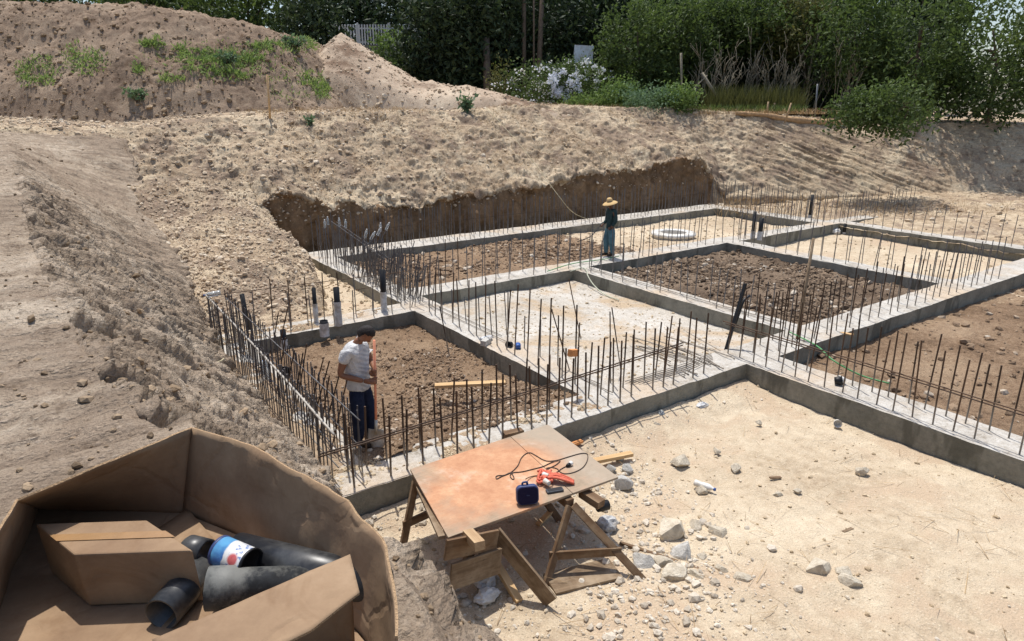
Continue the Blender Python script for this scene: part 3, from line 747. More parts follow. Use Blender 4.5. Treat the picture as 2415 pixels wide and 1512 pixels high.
# ------------------------------------------------------------------ concrete foundation
FND = thing('concrete_foundation', (6.9, 13.4, -0.5), 'grid of grey concrete foundation beams with steel starter bars, cast in the pit', 'foundation')
BEAMS = [  # a0, a1, b0, b1
    (2.45, 10.38, 7.00, 7.72), (10.38, 11.22, -3.0, 7.72), (11.22, 34, 6.92, 7.72),
    (2.53, 3.18, 7.72, 13.45), (6.95, 7.70, 7.72, 13.45), (12.68, 13.32, 7.72, 14.55),
    (2.45, 7.70, 13.45, 14.20), (7.0, 7.70, 14.20, 20.10), (7.70, 20.35, 14.55, 15.35),
    (7.0, 27.0, 20.10, 21.25), (19.65, 20.35, 7.72, 14.55), (20.35, 34, 14.55, 15.25),
    (26.1, 27.0, 15.25, 20.10), (26.8, 27.5, 7.72, 14.55)]
def beam(a0, a1, b0, b1):
    res = 0.10
    na, nb = max(int((a1 - a0) / res), 2) + 1, max(int((b1 - b0) / res), 2) + 1
    A, B = np.meshgrid(np.linspace(a0, a1, na), np.linspace(b0, b1, nb), indexing='ij')
    tz = 0.020 * fbm(P3(A, B), 1.1, 3, 401) + 0.012 * fbm(P3(A, B), 6, 3, 405)
    A, B = A + 0.022 * fbm(P3(A, B), 1.7, 4, 411, 0.6), B + 0.022 * fbm(P3(A, B), 1.7, 4, 415, 0.6)
    top = np.stack([A, B, tz], -1)
    V = [top.reshape(-1, 3)]; i = np.arange(na * nb).reshape(na, nb)
    F = [np.stack([i[:-1, :-1], i[1:, :-1], i[1:, 1:], i[:-1, 1:]], -1).reshape(-1, 4)]
    ring = np.concatenate([i[:, 0], i[-1, 1:], i[-2::-1, -1], i[0, -2:0:-1]])
    rv = top.reshape(-1, 3)[ring]
    # formed edge: thin arris just below the top, faces swell a little
    cx, cy_ = (a0 + a1) / 2, (b0 + b1) / 2
    n0 = na * nb; m = len(ring)
    lv = []
    for k, zz in enumerate((-0.03, -0.2, -0.75)):
        q = rv.copy(); q[:, 2] = zz if k else rv[:, 2] - 0.025
        if k < 2: q[:, :2] += 0.010 * np.stack([fbm(q, 3, 3, 421 + k), fbm(q, 3, 3, 431 + k)], -1)
        lv.append(q)
    V += lv
    prev = ring
    for k in range(3):
        cur = n0 + k * m + np.arange(m)
        F.append(np.stack([prev, cur, np.roll(cur, -1), np.roll(prev, -1)], -1)); prev = cur
    me = np_mesh('beam', np.concatenate(V), np.concatenate(F), False)
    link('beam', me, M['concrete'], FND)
for q in BEAMS: beam(*q)

# soil spilled over the tops of the near and left beams
def spill(a0, a1, b0, b1, seed, thr):
    A, B = np.meshgrid(np.linspace(a0, a1, int((a1 - a0) / .03) + 1), np.linspace(b0, b1, int((b1 - b0) / .03) + 1), indexing='ij')
    e = np.minimum.reduce([A - a0, a1 - A, B - b0, b1 - B])
    h = 0.05 * (fbm(P3(A, B), 1.6, 4, seed, 0.6) + thr(A, B)) + 0.018 * fbm(P3(A, B), 14, 3, seed + 3)
    X = np.stack([A, B, np.minimum(h, 0.06) - 0.10 * (1 - sstep(e, 0, .10))], -1)
    tag(link('spilled_soil', grid_mesh('spilled_soil', X), M['spill']), kind='structure'); return X
Xs1 = spill(2.40, 7.2, 7.02, 7.75, 451, lambda A, B: 0.30 - 0.16 * (A - 2.4) + 0.6 * (B - 7.4))
Xs2 = spill(2.45, 3.16, 7.6, 13.6, 461, lambda A, B: 0.15 + 0 * A)
Xs3 = spill(2.45, 6.6, 13.47, 14.18, 471, lambda A, B: 0.28 - 0.10 * (A - 2.4))
drop('spill_crumbs', Xs1, 900, 0.008, 0.035, M['clod_sand'], 'crumbs spilled on the near beam top', 2.5, lambda c: (c[..., 2] > 0) + 1e-6)
drop('spill_crumbs', Xs3, 400, 0.01, 0.05, M['clod_sand'], 'crumbs spilled on the short left beam top', 2.5, lambda c: (c[..., 2] > 0) + 1e-6)

# starter bars
bars = []                                   # base, height, lean x, lean y, grey?
def row(a0, a1, b0, b1, step, h, jit=0.025, lean=0.025, hv=0.12, skip=0.06, z=-0.05, grey=False, r=0.0122):
    L = math.hypot(a1 - a0, b1 - b0); n = max(int(L / step), 1)
    for k in range(n + 1):
        if random.random() < skip: continue
        t = k / n
        hh = (h[0] * (1 - t) + h[1] * t if hasattr(h, '__len__') else h) + random.uniform(-hv, hv)
        bars.append(((a0 + (a1 - a0) * t + random.uniform(-jit, jit), b0 + (b1 - b0) * t + random.uniform(-jit, jit), z), hh - z,
                     random.gauss(0, lean), random.gauss(0, lean), grey, r))
row(2.75, 9.35, 7.16, 7.16, 0.245, (0.88, 1.08), hv=0.05, r=0.0145); row(2.85, 9.3, 7.52, 7.52, 0.25, (0.86, 1.04), hv=0.06, r=0.0135)   # near beam
row(2.60, 2.60, 7.5, 13.9, 0.115, (0.98, 1.0), 0.012, 0.015, 0.03, 0, grey=True, r=0.0095); row(2.98, 2.98, 7.4, 13.9, 0.12, (0.92, 1.0), 0.012, 0.015, 0.03, 0, grey=True, r=0.0095)  # left wall
row(7.18, 7.18, 8.1, 13.9, 0.34, (1.42, 1.0), hv=0.1, skip=0.05, r=0.0135); row(7.5, 7.5, 8.4, 14.3, 0.5, (0.9, 0.7), hv=0.25)                  # beam between the near beds
row(7.9, 19.6, 14.72, 14.72, 0.42, 1.05); row(7.9, 19.5, 15.18, 15.18, 0.42, 1.1)                                                      # middle beam
row(12.85, 12.85, 7.9, 14.4, 0.42, 0.95); row(13.15, 13.15, 7.9, 14.4, 0.42, 0.95)
row(3.2, 6.9, 13.62, 13.62, 0.42, 0.72, hv=0.2); row(3.1, 6.9, 14.05, 14.05, 0.36, 1.0)                                                # left short beam
row(7.15, 7.15, 14.3, 20.1, 0.16, 1.1, hv=0.15, grey=True); row(7.55, 7.55, 14.3, 20.1, 0.17, 1.1, hv=0.15, grey=True)
row(7.3, 27, 20.35, 20.35, 0.21, 1.15, hv=0.12); row(7.3, 27, 20.95, 20.95, 0.21, 1.2, hv=0.12)                                        # far beam
row(10.55, 10.55, 2.2, 7.55, 0.27, (1.15, 1.25)); row(11.02, 11.02, 2.2, 7.6, 0.27, (1.1, 1.2))                                        # right near beam
row(11.5, 22, 7.1, 7.1, 0.42, 1.05); row(11.5, 22, 7.52, 7.52, 0.42, 1.05)
row(19.8, 19.8, 8, 14.4, 0.4, 1.0); row(20.2, 20.2, 8, 14.4, 0.42, 1.0)
row(20.5, 33, 14.7, 14.7, 0.4, 1.05); row(20.5, 33, 15.1, 15.1, 0.45, 1.05)
row(26.3, 26.3, 15.3, 20.0, 0.22, 1.2); row(26.8, 26.8, 15.3, 20.0, 0.24, 1.2)
row(27.0, 27.0, 8, 14.4, 0.35, 1.0)
for k in range(60):                         # tangle of splayed bars at the junction on the left
    bars.append(((7.2 + random.uniform(-.2, .5), 14.0 + random.uniform(-.4, 3.2), -0.05), random.uniform(0.9, 1.35), random.gauss(0.06, 0.15), random.gauss(0, 0.12), True, 0.0115))
for x, y in ((700, 905), (728, 915), (758, 930), (772, 935), (800, 950), (820, 990), (740, 890), (690, 870), (790, 985)):   # bars leaning over the near bed
    p = P(x - 45, y + 100, -0.15); q = P(x, y, 0.0); bars.append((tuple(p), 1.25, 0.30 + random.uniform(-.08, .08), 0.25, False, 0.0105))
for x, y, h, l in ((1060, 840, 1.0, -0.16), (1370, 800, 1.3, -0.22), (1345, 880, 1.25, -0.30), (1440, 905, 1.3, -0.05), (1465, 880, 1.25, -0.18), (640, 840, 0.9, 0.25), (655, 835, 1.0, 0.3), (1195, 790, .95, -.05)):
    bars.append((tuple(P(x, y, -0.05)), h, l, 0.02, False, 0.011))
def bar_dir(b): return Vector((b[2] * _cy, -b[2] * _sy + b[3] * 0.4, 1)).normalized()
def bar_score(b):
    x, y, w = proj(b[0]); x2, y2, _ = proj((b[0][0], b[0][1], b[0][2] + b[1]))
    vis = -60 < x < 2480 and -60 < y < 1560
    return (b[1] / w) * (1.0 if vis else 0.001)
bars.sort(key=bar_score, reverse=True)
def unit_bar():
    m = MB(); m.tube([(0, 0, 0), (0, 0, 0.5), (0, 0, 1)], 1.0, 7); return m.mesh('rebar')
UB = {False: unit_bar(), True: unit_bar()}
UB[False].materials.append(M['rebar']); UB[True].materials.append(M['rebar_grey'])
rest = MB()
NB = 292
for k, b in enumerate(bars):
    d = bar_dir(b)
    if k < NB:
        Mx = Matrix.Translation(b[0]) @ d.to_track_quat('Z', 'X').to_matrix().to_4x4() @ Matrix.Diagonal((b[5], b[5], b[1], 1))
        link('rebar', UB[b[4]], None, FND, Mx)
    else:
        rest.tube([Vector(b[0]), Vector(b[0]) + d * b[1]], b[5], 5, False)
tag(rest.build('far_rebars', M['rebar_grey'], FND), kind='stuff')
def hbar(pts, r=0.0105, mat='rebar', n=6):
    m = MB(); m.tube(curve_pts(pts, n), r, 7); return m.build('horizontal_bar', M[mat], FND)
# bars tied along the rows
hbar([(2.35, 7.12, 0.60), (4.5, 7.13, 0.62), (7.0, 7.15, 0.66), (8.75, 7.15, 0.70)]); hbar([(2.35, 7.19, 0.53), (4.5, 7.2, 0.55), (7.0, 7.19, 0.60), (8.8, 7.2, 0.63)])
hbar([(2.57, 7.2, 0.76), (2.6, 10, 0.86), (2.6, 13.9, 0.96)], 0.017, 'rebar_top'); hbar([(2.63, 7.3, 0.5), (2.63, 13.9, 0.55)], 0.008, 'rebar_grey')
hbar([(2.63, 7.3, 0.25), (2.63, 13.9, 0.27)], 0.009, 'rebar_grey'); hbar([(2.95, 7.3, 0.80), (2.95, 13.9, 0.86)], 0.010, 'rebar_grey'); hbar([(2.95, 7.3, 0.42), (2.95, 13.9, 0.45)], 0.009, 'rebar_grey')
hbar([(2.5, 14.03, 0.92), (5, 14.02, 0.86), (7.6, 14.04, 0.80)], 0.008); hbar([(6.0, 14.6, 0.4), (8.6, 14.5, 0.45)], 0.007)
hbar([(10.52, 7.7, 0.62), (10.52, 5, 0.63), (10.52, 2.0, 0.60)]); hbar([(10.6, 7.7, 0.55), (10.6, 5, 0.56), (10.6, 2.2, 0.53)])
hbar([(7.12, 18.8, 1.35), (7.3, 16.6, 0.9), (7.45, 14.6, 0.5)], 0.009, 'rebar_grey'); hbar([(7.2, 18.6, 1.35), (7.38, 16.5, 0.92), (7.6, 14.4, 0.46)], 0.009, 'rebar_grey')
hbar([(7.3, 20.3, 0.7), (16, 20.3, 0.7), (27, 20.3, 0.72)], 0.006); hbar([(26.3, 20.3, 0.8), (26.3, 15.3, 0.8)], 0.007)
hbar([(26.9, 20.3, 0.95), (29.5, 18.6, 0.95)], 0.008)
hbar([(12.95, 8, 0.03), (12.95, 14.3, 0.035)], 0.008); hbar([(13.08, 8, 0.03), (13.08, 14.3, 0.035)], 0.008)
hbar([(7.4, 13.6, 0.035), (7.42, 10.2, 0.03)], 0.008); hbar([(7.55, 13.6, 0.035), (7.55, 10.8, 0.03)], 0.008)
# ------------------------------------------------------------------ vegetation
def leaves(pts, size, seed=0, droop=0.0, aspect=0.5, up=0.3):
    r = np.random.default_rng(seed); n = len(pts); pts = np.asarray(pts, float)
    d = r.normal(size=(n, 3)); d[:, 2] += up - droop; d /= np.linalg.norm(d, axis=1)[:, None]
    s = np.cross(d, r.normal(size=(n, 3))); s /= np.linalg.norm(s, axis=1)[:, None] + 1e-9
    L = size * r.uniform(0.6, 1.4, (n, 1)); w = L * aspect * 0.5
    nn = np.cross(d, s) * L * 0.12
    V = np.stack([pts, pts + d * L * 0.5 + s * w + nn, pts + d * L, pts + d * L * 0.5 - s * w + nn], 1)
    return V.reshape(-1, 3), np.arange(n * 4).reshape(n, 4)
def cloud(c, rad, n, nclump, seed, spread=0.28, shell=0.55, base_cut=-1.0):
    r = np.random.default_rng(seed)
    d = r.normal(size=(nclump * 3, 3)); d /= np.linalg.norm(d, axis=1)[:, None]
    d = d[d[:, 2] > base_cut][:nclump]
    k = d * (r.uniform(0, 1, (len(d), 1)) ** (1 / 3) * (1 - shell) + shell) * r.uniform(0.8, 1.12, (len(d), 1))
    tn = r.uniform(0, 1, len(k))
    i = r.integers(0, len(k), n)
    q = k[i] + r.normal(size=(n, 3)) * spread * r.uniform(0.5, 1.2, (len(k), 1))[i]
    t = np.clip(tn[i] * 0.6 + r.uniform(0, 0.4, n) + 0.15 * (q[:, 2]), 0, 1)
    return np.asarray(c) + q * np.asarray(rad), t
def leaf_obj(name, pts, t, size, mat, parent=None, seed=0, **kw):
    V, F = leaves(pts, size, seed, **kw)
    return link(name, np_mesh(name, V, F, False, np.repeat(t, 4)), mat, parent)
VEG = [0]
def tree(name, label, cat, group, base, crowns, mat, n, lsize, trunk_r=0.12, bark='bark', limbs=4, nclump=60, **kw):
    VEG[0] += 1; sd = 1000 + VEG[0] * 7; rr = random.Random(sd)
    base = Vector(base); t = thing(name, base, label, cat, group)
    P_, T_ = [], []
    tot = sum(c[1][0] * c[1][2] for c in crowns)
    for k, (c, rad) in enumerate(crowns):
        p, tt = cloud(c, rad, int(n * rad[0] * rad[2] / tot), nclump, sd + k, **kw); P_.append(p); T_.append(tt)
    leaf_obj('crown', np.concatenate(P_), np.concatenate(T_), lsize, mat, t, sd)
    m = MB(); c0 = Vector(crowns[0][0])
    top = c0 + Vector((0, 0, crowns[0][1][2] * 0.4))
    mid = (base + top) / 2 + Vector((rr.uniform(-.3, .3), rr.uniform(-.3, .3), 0))
    m.tube(curve_pts([base - Vector((0, 0, .3)), mid, top], 5), [trunk_r * (1 - 0.07 * i) for i in range(11)], 8)
    for k in range(limbs):
        c, rad = crowns[k % len(crowns)]
        e = Vector(c) + Vector((rr.uniform(-.7, .7) * rad[0], rr.uniform(-.7, .7) * rad[1], rr.uniform(-.4, .5) * rad[2]))
        s = base.lerp(top, rr.uniform(0.35, 0.8))
        m.tube(curve_pts([s, s.lerp(e, .5) + Vector((0, 0, .2)), e], 4), [trunk_r * .5 * (1 - .08 * i) for i in range(9)], 6)
    m.build('trunk', M[bark], t)
    return t
def surf(X, x, y, up=0.0):            # the spot of ground seen at a point of the picture
    Q = X.reshape(-1, 3)
    cx_ = Q[:, 0] * _cy - Q[:, 1] * _sy; cy2 = Q[:, 0] * _sy + Q[:, 1] * _cy; cz = Q[:, 2] - CAM_H
    w = np.maximum(cy2 * math.cos(PITCH) - cz * math.sin(PITCH), .1); v = cy2 * math.sin(PITCH) + cz * math.cos(PITCH)
    k = np.argmin((1177 + 1601 * cx_ / w - x) ** 2 + (735 - 1601 * v / w - y) ** 2 + np.where(w > 48, 1e4, 0) + w * .05)
    return Vector(Q[k]) + Vector((0, 0, up))
GT = 4.35                                   # level of the terrace behind the pit
g_back = 'dark trees behind the pit'
for k, (x, lab) in enumerate(((-20, 'leafy tree behind the mound at the far left edge'), (180, 'leafy tree behind the mound, second from the left edge'), (380, 'leafy tree behind the mound, third from the left edge'), (590, 'leafy tree behind the mound, nearest the picket fence'))):
    tree('green_tree', lab, 'tree', 'trees behind the spoil mound', Z0(x, 58, GT), [(Z0(x, 58, 10.5), (4.6, 3, 4.4))], M['leaf_mid'], 6500, 0.42, 0.25, nclump=90, spread=0.22, shell=0.3)
lab_back = ['tall dark tree left of the white picket fence', 'dense dark tree just right of the picket fence', 'dark tree behind the gravel heap, half in shade',
            'dark tree with pale trunk before it, left of the white board', 'dark tree behind the flowering shrub', 'dark tree directly behind the white board',
            'dark tree beyond the brown spoil mound, far left', 'dark tree peeping over the middle of the spoil mound']
for k, (x, Y, zc, rx, rz) in enumerate([(742, 47, 7.6, 2.0, 4.2), (1015, 47, 7.8, 2.3, 4.6), (1105, 46, 7.6, 2.0, 4.4), (1205, 47, 7.9, 2.3, 4.6), (1310, 48, 7.8, 2.3, 4.6), (1420, 49, 8.0, 2.4, 4.8), (120, 60, 9.0, 5.5, 5.0), (480, 62, 9.0, 5.0, 4.5)]):
    c = Z0(x, Y, zc); b = Z0(x, Y, GT - .3)
    tree('dark_tree', lab_back[k], 'tree', g_back, b, [(c, (rx, rx, rz)), (c + Vector((rx * .4, 0, -rz * .55)), (rx * .9, rx * .9, rz * .5))], M['leaf_dark'], 9000, 0.36, 0.22, nclump=90, spread=0.22, shell=0.3)
lab_hedge = ['tall dark hedge tree behind the picket fence', 'tall dark hedge tree behind the gap by the gravel heap', 'tall dark hedge tree behind the pale trunks', 'tall dark hedge tree behind the white board, deep in shade', 'tall dark hedge tree behind the green trees', 'tall dark hedge tree behind the bare stems', 'tall dark hedge tree behind the olive canopy', 'tall dark hedge tree behind the log', 'tall dark hedge tree at the right end of the hedge']
for k, x in enumerate((820, 980, 1130, 1290, 1450, 1610, 1770, 1940, 2160)):
    c = Z0(x, 58 - k * .6, 9.0); b = Z0(x, 58 - k * .6, GT - .3)
    tree('hedge_tree', lab_hedge[k], 'tree', 'tall dark hedge at the back', b, [(c, (3.8, 2.6, 5.6))], M['leaf_dark'], 8000, 0.5, 0.2, nclump=120, spread=0.25, shell=0.2)
g_r = 'trees along the right edge of the site'
for k, (x, Y, zc, rx, rz, mat, lab) in enumerate([
        (1500, 43, 7.7, 2.2, 2.6, 'leaf_mid', 'bushy green tree right of the white board'),
        (1590, 45, 8.3, 2.4, 2.3, 'leaf_mid', 'green tree crown above the fallen diagonal pole'),
        (1690, 47, 9.4, 2.6, 1.9, 'leaf_mid', 'green tree canopy over the left of the bare stems'),
        (1790, 46, 9.5, 2.6, 1.9, 'leaf_mid', 'green tree canopy over the middle of the bare stems'),
        (1890, 45, 9.0, 2.3, 1.9, 'leaf_olive', 'olive tree canopy over the stakes on the bank'),
        (2010, 42, 8.0, 2.4, 2.8, 'leaf_mid', 'dark leafy tree at the right above the log'),
        (2160, 40, 7.4, 2.8, 3.2, 'leaf_mid', 'green tree beyond the right end of the log'),
        (2330, 38, 7.0, 2.8, 3.2, 'leaf_mid', 'green tree at the far right edge')]):
    c = Z0(x, Y, zc)
    tree('green_tree', lab, 'tree', g_r, Z0(x, Y, GT - .4), [(c, (rx, rx, rz)), (c + Vector((rx * .5, -.4, -rz * .5)), (rx * .7, rx * .7, rz * .6))], M[mat], 6500, 0.26, 0.13, nclump=80, spread=0.2)
lab_u = ['dark undergrowth left of the bare stems', 'dark undergrowth behind the bare stems', 'dark undergrowth behind the stakes', 'dark undergrowth behind the log', 'dark undergrowth right of the log']
for k, (x, Y) in enumerate([(1600, 47), (1700, 49), (1820, 49), (1930, 47), (2100, 45)]):
    tree('undergrowth_tree', lab_u[k], 'tree', 'dark undergrowth along the right', Z0(x, Y, GT - .4), [(Z0(x, Y, 6.3), (2.6, 1.6, 2.8))], M['leaf_dark'], 6000, 0.26, 0.1, nclump=60, spread=0.25)
g_s = 'low shrubs at the back of the terrace'
for x, y, Y, rx, rz, mat, lab, n, ls in [
        (1285, 205, 40.5, 2.7, 1.25, 'leaf_mid', None, 6000, 0.17),
        (1455, 225, 39.5, 1.5, 0.8, 'leaf_light', 'light green shrub right of the flowering shrub', 3000, 0.17),
        (1530, 238, 38.5, 1.6, 0.75, 'leaf_grey', 'grey green low shrub before the green tree', 3000, 0.15),
        (1600, 238, 38.2, 1.0, 0.7, 'leaf_light', 'bright green shrub left of the bare stems', 2200, 0.17),
        (1185, 215, 41, 0.8, 1.2, 'leaf_olive', 'dark olive shrub at the foot of the heap', 1800, 0.16),
        (1390, 243, 38.6, 1.4, 0.45, 'leaf_light', 'low light green ground shrub below the flowers', 1800, 0.14),
        (930, 135, 50, 1.4, 1.5, 'leaf_light', 'light green bush below the picket fence', 2500, 0.24),
        (962, 175, 47, 1.3, 1.0, 'leaf_mid', 'green bush behind the gravel heap', 1800, 0.22),
        (2020, 262, 33.0, 1.35, 0.75, 'leaf_mid', 'fresh green shrub hanging over the right end of the log', 2200, 0.20),
        (2130, 262, 32.0, 1.6, 1.1, 'leaf_mid', 'green shrub beyond the log at the right', 2200, 0.20)]:
    c = PD(x, y, Y)
    if lab is None:
        t = tree('flowering_shrub', 'rounded shrub covered in white and bluish flowers below the white board', 'shrub', None, Z0(x, Y, GT - .2), [(c, (rx, 1.6, rz)), (c + Vector((1.4, -1.0, 0.35)), (1.7, 1.3, 1.1))], M[mat], n, ls, 0.05, limbs=6)
        for nm, mt, cc, rad, nn, sd in (('white_flowers', 'petal', c, (rx, 1.7, rz * 1.05), 750, 5), ('white_flowers', 'petal', c + Vector((1.5, -1.1, .5)), (1.5, 1.3, 1.0), 700, 6), ('bluish_flowers', 'petal_blue', PD(1335, 200, 39.0), (1.1, .5, .75), 800, 7)):
            p, tt = cloud(cc, rad, nn, 45, sd, 0.10, 0.9)
            tag(leaf_obj(nm, p, tt, 0.115, M[mt], [o_ for o_ in t.children if o_.name.startswith('crown')][0], sd, aspect=1.0), kind='stuff')
    else:
        tree('shrub', lab, 'shrub', g_s, Z0(x, Y, GT - .3), [(c, (rx, rx * .8, rz))], M[mat], n, ls, 0.03, limbs=6, nclump=30, spread=0.36, shell=0.4)
# big-leaved plant on the terrace edge and weeds on the earth
def weed(name, label, base, h, n, ls, mat='leaf_grey', spread=0.3):
    t = thing(name, base, label, 'plant'); base = Vector(base); rr = random.Random(int(base.x * 97 + base.y * 31))
    m = MB(); P_, T_ = [], []
    for k in range(n):
        e = base + Vector((rr.uniform(-1, 1) * spread, rr.uniform(-1, 1) * spread, h * rr.uniform(.5, 1)))
        m.tube([base - Vector((0, 0, .1)), base.lerp(e, .5) + Vector((0, 0, .05)), e], [.012, .01, .006], 5)
        for q in range(9): P_.append(base.lerp(e, rr.uniform(.25, 1.05))); T_.append(rr.random())
    m.build('stem', M['bark'], t)
    leaf_obj('leaf_cluster', np.array([p[:] for p in P_]), np.array(T_), ls, M[mat], t, 3, aspect=0.55, up=0.1)
    return t
weed('broadleaf_plant', 'single leafy green plant standing on the terrace edge in front of the heap', surf(Xfar, 1100, 265), 0.85, 10, 0.30, 'leaf_grey', 0.35)
def ground_pts(X, ellipses, n, seed):
    r = np.random.default_rng(seed)
    Q = X.reshape(-1, 3)
    x = Q[:, 0] * _cy - Q[:, 1] * _sy; y = Q[:, 0] * _sy + Q[:, 1] * _cy; z = Q[:, 2] - CAM_H
    w = y * math.cos(PITCH) - z * math.sin(PITCH); v = y * math.sin(PITCH) + z * math.cos(PITCH)
    px, py = 1177 + 1601 * x / w, 735 - 1601 * v / w
    out = []
    for ex, ey, rx, ry, wt in ellipses:
        k = np.where(((px - ex) / rx) ** 2 + ((py - ey) / ry) ** 2 < r.uniform(0.2, 1.1, len(px)))[0]
        if len(k): out.append(Q[r.choice(k, int(n * wt))])
    return np.concatenate(out)
gp = ground_pts(Xmound, [(510, 150, 90, 38, 1.0), (560, 175, 60, 20, .4), (450, 120, 50, 14, .25), (625, 112, 40, 14, .35), (700, 110, 55, 20, .5), (360, 105, 30, 14, .25), (735, 190, 40, 20, .3), (760, 215, 22, 22, .25), (325, 165, 16, 18, .12), (400, 188, 40, 12, .15), (590, 140, 40, 14, .25), (520, 150, 210, 60, .35), (690, 200, 80, 50, .15), (200, 140, 60, 40, .4), (90, 170, 60, 40, .4)], 3600, 5)
gp = gp[fbm(gp, 1.6, 3, 991) > -0.30] ; gp = gp + rng.normal(size=gp.shape) * np.array([0.06, 0.06, 0.02])
tag(leaf_obj('grass', gp, rng.random(len(gp)), 0.20, M['grass'], None, 9, aspect=0.22, up=1.0), 'green grass and weeds growing in patches on the spoil mound', kind='stuff')
for k, (x, y, lab) in enumerate([(362, 108, 'grey green bushy weed at the top left of the mound'), (545, 150, 'tall pale weed among the grass on the mound'), (690, 118, 'leafy weed on the right shoulder of the mound'), (755, 222, 'weed at the foot of the right flank of the mound'), (320, 240, 'dark weed at the left foot of the mound')]):
    q = ground_pts(Xmound, [(x, y, 8, 8, 1)], 1, 40 + k)[0]
    weed('bushy_weed', lab, q, 0.55, 16, 0.2, 'leaf_grey', 0.5)
q = ground_pts(Xfar, [(735, 292, 8, 6, 1)], 1, 60)[0]
weed('small_weed', 'small grey weed on the upper edge of the far slope', q, 0.35, 8, 0.14, 'leaf_grey', 0.25)
# tall grass and scrub
def blades(name, pts, h, mat, label, seed, w=0.05, lean=0.3):
    r = np.random.default_rng(seed); n = len(pts); pts = np.asarray(pts)
    tip = pts + np.stack([r.normal(0, lean, n), r.normal(0, lean, n), r.uniform(0.5, 1.1, n)], -1) * h
    s = r.normal(size=(n, 3)); s[:, 2] = 0; s /= np.linalg.norm(s, axis=1)[:, None]; s *= w
    midp = pts * .45 + tip * .55 + np.array([0, 0, .08 * h])
    V = np.stack([pts - s, pts + s, midp + s * .7, tip, midp - s * .7], 1)
    F = (np.array([[0, 1, 2, 4], [4, 2, 3, 3]])[None] + (np.arange(n) * 5)[:, None, None])
    V = V.reshape(-1, 3); F4 = F[:, 0]; F3 = F[:, 1][:, :3]
    t = np.repeat(r.random(n), 5)
    me = np_mesh(name, V, np.concatenate([np.stack([F4[:, 0], F4[:, 1], F4[:, 2]], -1), np.stack([F4[:, 0], F4[:, 2], F4[:, 3]], -1), F3]), False, t)
    return tag(link(name, me, mat), label, kind='stuff')
rr = np.random.default_rng(77)
pts = np.array([Z0(rr.uniform(1660, 1890), rr.uniform(40, 43), GT - .25)[:] for _ in range(2600)])
blades('tall_grass', pts, 1.6, M['leaf_olive'], 'tall olive grass at the foot of the bare stems', 1, 0.018, 0.22)
pts = np.array([Z0(rr.uniform(1150, 1900), rr.uniform(37.5, 41), GT - .1)[:] for _ in range(2200)])
blades('low_grass', pts, 0.4, M['leaf_mid'], 'low grass along the back edge of the terrace', 2, 0.02, 0.5)
pts = np.array([Z0(rr.uniform(1690, 2420), rr.uniform(28, 34), 0.1)[:] for _ in range(1500)])
blades('dry_scrub', pts, 0.5, M['dry'], 'dry scrub along the foot of the right bank', 3, 0.008, 0.7)
pts = np.array([Z0(rr.uniform(1650, 2000), rr.uniform(37, 39.5), GT - .25)[:] for _ in range(900)])
blades('dry_grass', pts, 0.35, M['dry'], 'dry grass on the crest of the right bank', 4, 0.01, 0.6)
rr = np.random.default_rng(78)
pts = on_grid(Xfar, 14000, lambda c: np.where((c[..., 2] > 1.2) & (c[..., 2] < 4.6) & (c[..., 0] > 8) & (c[..., 0] < 42), 1., 0.001) * np.clip(fbm(c, 0.5, 3, 990) + .35, 0.02, 1))
blades('dead_grass', pts, 0.20, M['dry'], 'flattened dead grass and roots over the far slope', 6, 0.006, 1.0)
pts = on_grid(Xyard, 700, lambda c: np.clip(fbm(c, 0.8, 3, 995) + .3, 0.05, 1)) + np.array([0, 0, .01])
blades('straw_bits', pts, 0.10, M['dry'], 'bits of straw and twigs strewn on the sand yard', 8, 0.004, 2.2)
# bare stems
def stems(label, x, Y, n, hmin, hmax, seed):
    r = random.Random(seed); b = Z0(x, Y, GT - .35); t = thing('bare_shrub', b, label, 'shrub', 'bare pale stemmed shrubs on the right')
    for k in range(n):
        p = Vector(b) + Vector((r.uniform(-.5, .5), r.uniform(-.5, .5), 0)); h = r.uniform(hmin, hmax)
        lx, ly = r.gauss(0.15, 0.26), r.gauss(0, 0.15)
        d = Vector(c2w(lx, ly)).to_3d()
        q = [p, p + d * h * .35 + Vector((r.uniform(-.1, .1), 0, h * .35)), p + d * h * .7 + Vector((r.uniform(-.2, .2), 0, h * .7)), p + d * h + Vector((r.uniform(-.3, .3), 0, h))]
        m = MB(); r0 = r.uniform(.012, .030); m.tube(curve_pts(q, 4), [r0 * (1 - .06 * i) for i in range(13)], 6)
        for j in range(5):
            s = q[1].lerp(q[3], r.random()); e = s + Vector((r.uniform(-.6, .6), r.uniform(-.3, .3), r.uniform(.3, .9)))
            m.tube([s, s.lerp(e, .5) + Vector((r.uniform(-.1, .1), 0, .05)), e], [.02, .014, .008], 5)
        m.build('stem', M['bark_pale'], t)
for k, (x, Y, lab) in enumerate([(1650, 42.5, 'bare pale stems beside the fallen pole'), (1690, 42, 'bare pale stems right of the fallen pole, leaning right'), (1760, 43, 'bare pale stems above the tall grass, left clump'), (1800, 42.5, 'tallest bare pale stems in the middle of the dark gap'), (1850, 42, 'bare pale stems behind the two stakes'), (1900, 42.5, 'bare pale stems over the leaning stake'), (1970, 41, 'bare pale stems behind the log')]):
    stems(lab, x, Y, 11, 1.8, 4.6, 300 + k)
def pole(name, label, cat, p0, p1, r0, r1, mat, group=None, n=8):
    o = MB().tube([p0, Vector(p0).lerp(Vector(p1), .5), p1], [r0, (r0 + r1) / 2, r1], n).build(name, M[mat]); return tag(o, label, cat, group)
pole('fallen_pole', 'grey pole leaning diagonally against the bare stems', 'pole', PD(1690, 228, 41), PD(1655, 172, 41.2), .10, .09, 'bark_pale')
